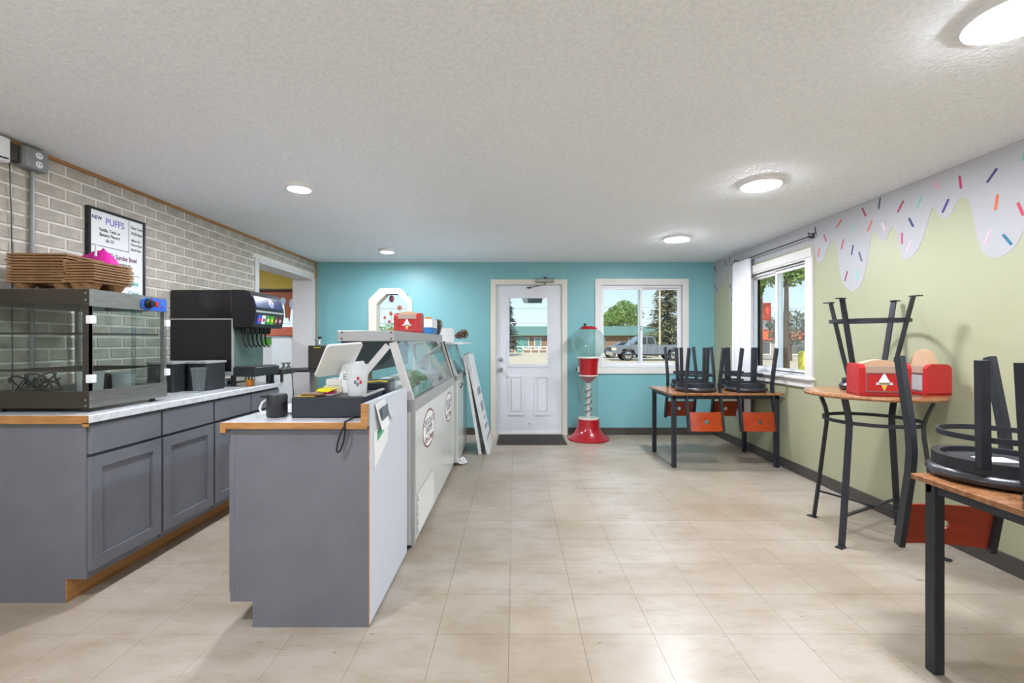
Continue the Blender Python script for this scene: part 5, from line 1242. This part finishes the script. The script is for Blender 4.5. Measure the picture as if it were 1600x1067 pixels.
# ---------------- pickup truck
def wheel(x, y, parent, r=.42):
    w_ = MB().lathe([(r * .62, -.11), (r * .97, -.12), (r, -.08), (r, .08), (r * .97, .12), (r * .62, .11)], 28, (x, y, GZ + r), True, Matrix.Rotation(R(90), 4, 'X')).build('wheel', 'blackmat', parent)
    MB().lathe([(r * .6, .1), (r * .62, .122), (r * .5, .126), (r * .15, .13), (.001, .13)], 20, (x, y, GZ + r), True, Matrix.Rotation(R(90), 4, 'X')).build('rim', 'chrome', w_)
    sp = MB()
    for k in range(5):
        a = 2 * PI * k / 5 + .3; q = Matrix.Translation((x, y - .132, GZ + r)) @ Matrix.Rotation(a, 4, 'Y'); sp.box(r * .12, -.004, -.03, r * .55, .004, .03, mtx=q)
    sp.build('spokes', 'darksteel', w_)
silver = mat('silver_truck_paint', '747a84', .3, .3, coat=.3)
def vehicle(name, x, y, paint, label, cat, kind):
    t = thing(name, label, cat, (x + 2.9, y, GZ)); z = GZ
    if kind == 'pickup':
        prof = [(0.05, .55), (.0, .75), (.05, 1.02), (.2, 1.1), (1.35, 1.17), (1.6, 1.2), (3.35, 1.22), (3.38, 1.18), (5.75, 1.2), (5.8, 1.12), (5.8, .55), (5.2, .5), (5.1, .75), (4.85, .95), (4.5, .98), (4.2, .85), (4.05, .5), (1.75, .45), (1.65, .8), (1.4, .98), (1.05, .98), (.75, .82), (.65, .52)]
        cabp = [(1.3, 1.16), (2.05, 1.78), (2.25, 1.85), (3.0, 1.85), (3.2, 1.75), (3.36, 1.2)]
        win = [[(1.62, 1.24), (2.12, 1.72), (2.3, 1.76), (2.55, 1.76), (2.55, 1.24)], [(2.65, 1.24), (2.65, 1.76), (2.98, 1.76), (3.12, 1.68), (3.2, 1.24)]]
        ax = (1.2, 4.63); wd = 1.9
    else:
        prof = [(0, .45), (0, .75), (.3, .88), (1.2, .95), (3.6, .98), (4.4, .95), (4.6, .8), (4.6, .4), (4.1, .4), (3.9, .65), (3.55, .75), (3.2, .65), (3.05, .38), (1.35, .38), (1.2, .65), (.85, .75), (.55, .65), (.4, .4)]
        cabp = [(1.0, .94), (1.75, 1.4), (2.9, 1.45), (3.7, 1.2), (4.0, .97)]
        win = [[(1.35, 1.0), (1.85, 1.34), (2.3, 1.38), (2.3, 1.0)], [(2.4, 1.0), (2.4, 1.38), (2.85, 1.38), (3.5, 1.15), (3.6, 1.0)]]
        ax = (.88, 3.57); wd = 1.75
    P = lambda pl: [(x + p[0], z + p[1]) for p in pl]
    MB().prism(P(prof), 'y', y, y + wd).build('body', paint, t, smooth=False)
    MB().prism(P(cabp), 'y', y + .12, y + wd - .12).build('cab', paint, t, smooth=False)
    dk = mat(name + '_glass', '2c3238', .3)
    for pl in win: MB().prism(P(pl), 'y', y + .105, y + wd - .105).build('side_window', dk, t, smooth=False)
    for xx in ax:
        wheel(x + xx, y + .14, t, .42 if kind == 'pickup' else .33); wheel(x + xx, y + wd - .2, t, .42 if kind == 'pickup' else .33)
    if kind == 'pickup':
        MB().box(x - .09, y + .02, z + .42, x + .1, y + wd - .02, z + .68, .03).build('bumper', 'chrome', t)
        MB().box(x - .03, y + .3, z + .7, x + .03, y + wd - .3, z + 1.0, .01).build('grille', 'blackmat', t)
        MB().box(x - .02, y - .008, z + .78, x + .3, y + .2, z + .98, .02).build('headlamp', mat('headlamp_amber', 'e0cfa0', .2), t)
        MB().box(x + 1.88, y - .16, z + 1.22, x + 2.0, y + .0, z + 1.42, .02).build('mirror', 'blackmat', t)
        MB().box(x + 2.6, y - .004, z + .62, x + 2.615, y + .003, z + 1.2).box(x + 3.35, y - .004, z + .55, x + 3.37, y + .003, z + 1.2).build('door_seam', 'blackmat', t)
        MB().box(x + 2.75, y - .015, z + 1.1, x + 2.95, y + .002, z + 1.13).build('door_handle', 'blackmat', t)
        MB().box(x + .9, y - .004, z + .42, x + 5.0, y + .02, z + .52).build('rocker', 'blackmat', t)
    else:
        MB().box(x - .05, y + .05, z + .38, x + .05, y + wd - .05, z + .6, .02).build('bumper', 'blackmat', t)
vehicle('pickup_truck', 7.25, 33.8, silver, 'silver pickup truck parked outside the back window', 'truck', 'pickup')
vehicle('parked_car', 7.6, 39.5, mat('dark_car_paint', '4c525c', .25, .3), 'dark car parked behind the front of the pickup', 'car', 'car')
# ---------------- outside the right-hand window
rs = thing('red_street_banner', 'tall red banner sign on a post outside the right-hand window', 'sign', (11.05, 20, GZ))
MB().cyl((10.85, 20, GZ), (10.85, 20, 3.6), .05, 10).build('post', mat('brown_post', '7a5a4a', .7), rs)
MB().box(10.92, 19.98, 2.2, 11.27, 20.02, 2.98, .01).build('banner', mat('red_orange_banner', 'e4502c', .6), rs)
ob_ = thing('orange_roof_building', 'low grey building with an orange fascia outside the right-hand window', 'building', (25, 44, GZ))
MB().box(19, 40, GZ, 40, 52, 1.5).build('wall', mat('grey_wall', '9a968e', .8), ob_, smooth=False)
MB().box(18.6, 39.6, 1.42, 40.4, 40.1, 2.35).build('fascia', mat('orange_fascia', 'd8623c', .6), ob_, smooth=False)
MB().prism([(39.6, 2.35), (44, 3.3), (52, 3.3), (52, 2.35)], 'x', 18.6, 40.4).build('roof', mat('slate_roof', '8a8482', .7), ob_, smooth=False)
for x in (20.5, 24.0, 27.5, 31):
    w_ = MB().box(x, 39.94, .1, x + 2, 40.01, 1.3).build('window', 'trim', ob_); MB().box(x + .1, 39.92, .2, x + 1.9, 39.95, 1.2).build('pane', mat('shop_pane_%d' % int(x), '5a5c5c', .15), w_)
for k, (x, c, h_) in enumerate(((12.1, 'e8e0d0', 1.0), (13.0, 'e8d860', .95), (14.6, 'e0dcd0', .9))):
    b_ = thing('bollard', ['orange-topped white bollard outside the right-hand window', 'yellow bollard outside the right-hand window', 'white bollard farthest right outside the window'][k], 'bollard', (x, 20.5, GZ)); w_ = .09 if k == 0 else .2
    MB().lathe([(w_, 0), (w_, h_), (w_ * .6, h_ + .06), (.001, h_ + .07)], 16, (x, 20.5, GZ)).build('post', mat('bollard_%d' % k, c, .6), b_)
    if k == 0: MB().lathe([(w_ * 1.08, h_ - .05), (w_ * 1.08, h_ + .55), (.001, h_ + .58)], 16, (x, 20.5, GZ)).build('orange_cap', mat('orange_cap', 'e86a30', .6), b_)
tree(8.72, 14.6, 6, [(-.7, 0, 3.75, .8, .75), (.3, .3, 3.85, .8, .8), (1.0, 0, 4.2, .9, .9), (-.9, .4, 3.05, .35, .4), (-.3, .2, 4.6, 1.2, .9)], 1100, .09, '8a9c50', '66803c', 'leafy tree close outside the right-hand window', 51, .11)
tree(10.6, 15.8, 7, [(0, 0, 4.9, 1.8, 1.3), (-.8, 0, 4.2, 1.0, .8)], 1500, .12, '6e9064', '4e7450', 'second leafy tree outside the right-hand window', 61, .16)
tree(20.5, 34, 4, [(0, 0, 2.3, 1.6, 1.3)], 900, .16, '6a6a56', '52583f', 'dark bushy tree in front of the orange-trimmed building', 71)

hs = thing('outdoor_sign_panel', 'dark grey hanging panel outside at the top of the door glass', 'sign', (.29, 7.4, 1.9))
MB().prism([(.12, 1.985), (.46, 1.985), (.44, 1.905), (.15, 1.905)], 'y', 7.4, 7.43).build('panel', mat('grey_panel', '6c7274', .6), hs, smooth=False)
for x in (.17, .41): MB().cyl((x, 7.415, 1.98), (x, 7.415, 2.5), .005, 8).build('hanger', 'darksteel', hs)
MB().box(.1, 6.385, 2.49, .5, 7.5, 2.53).build('bracket_arm', 'darksteel', hs)
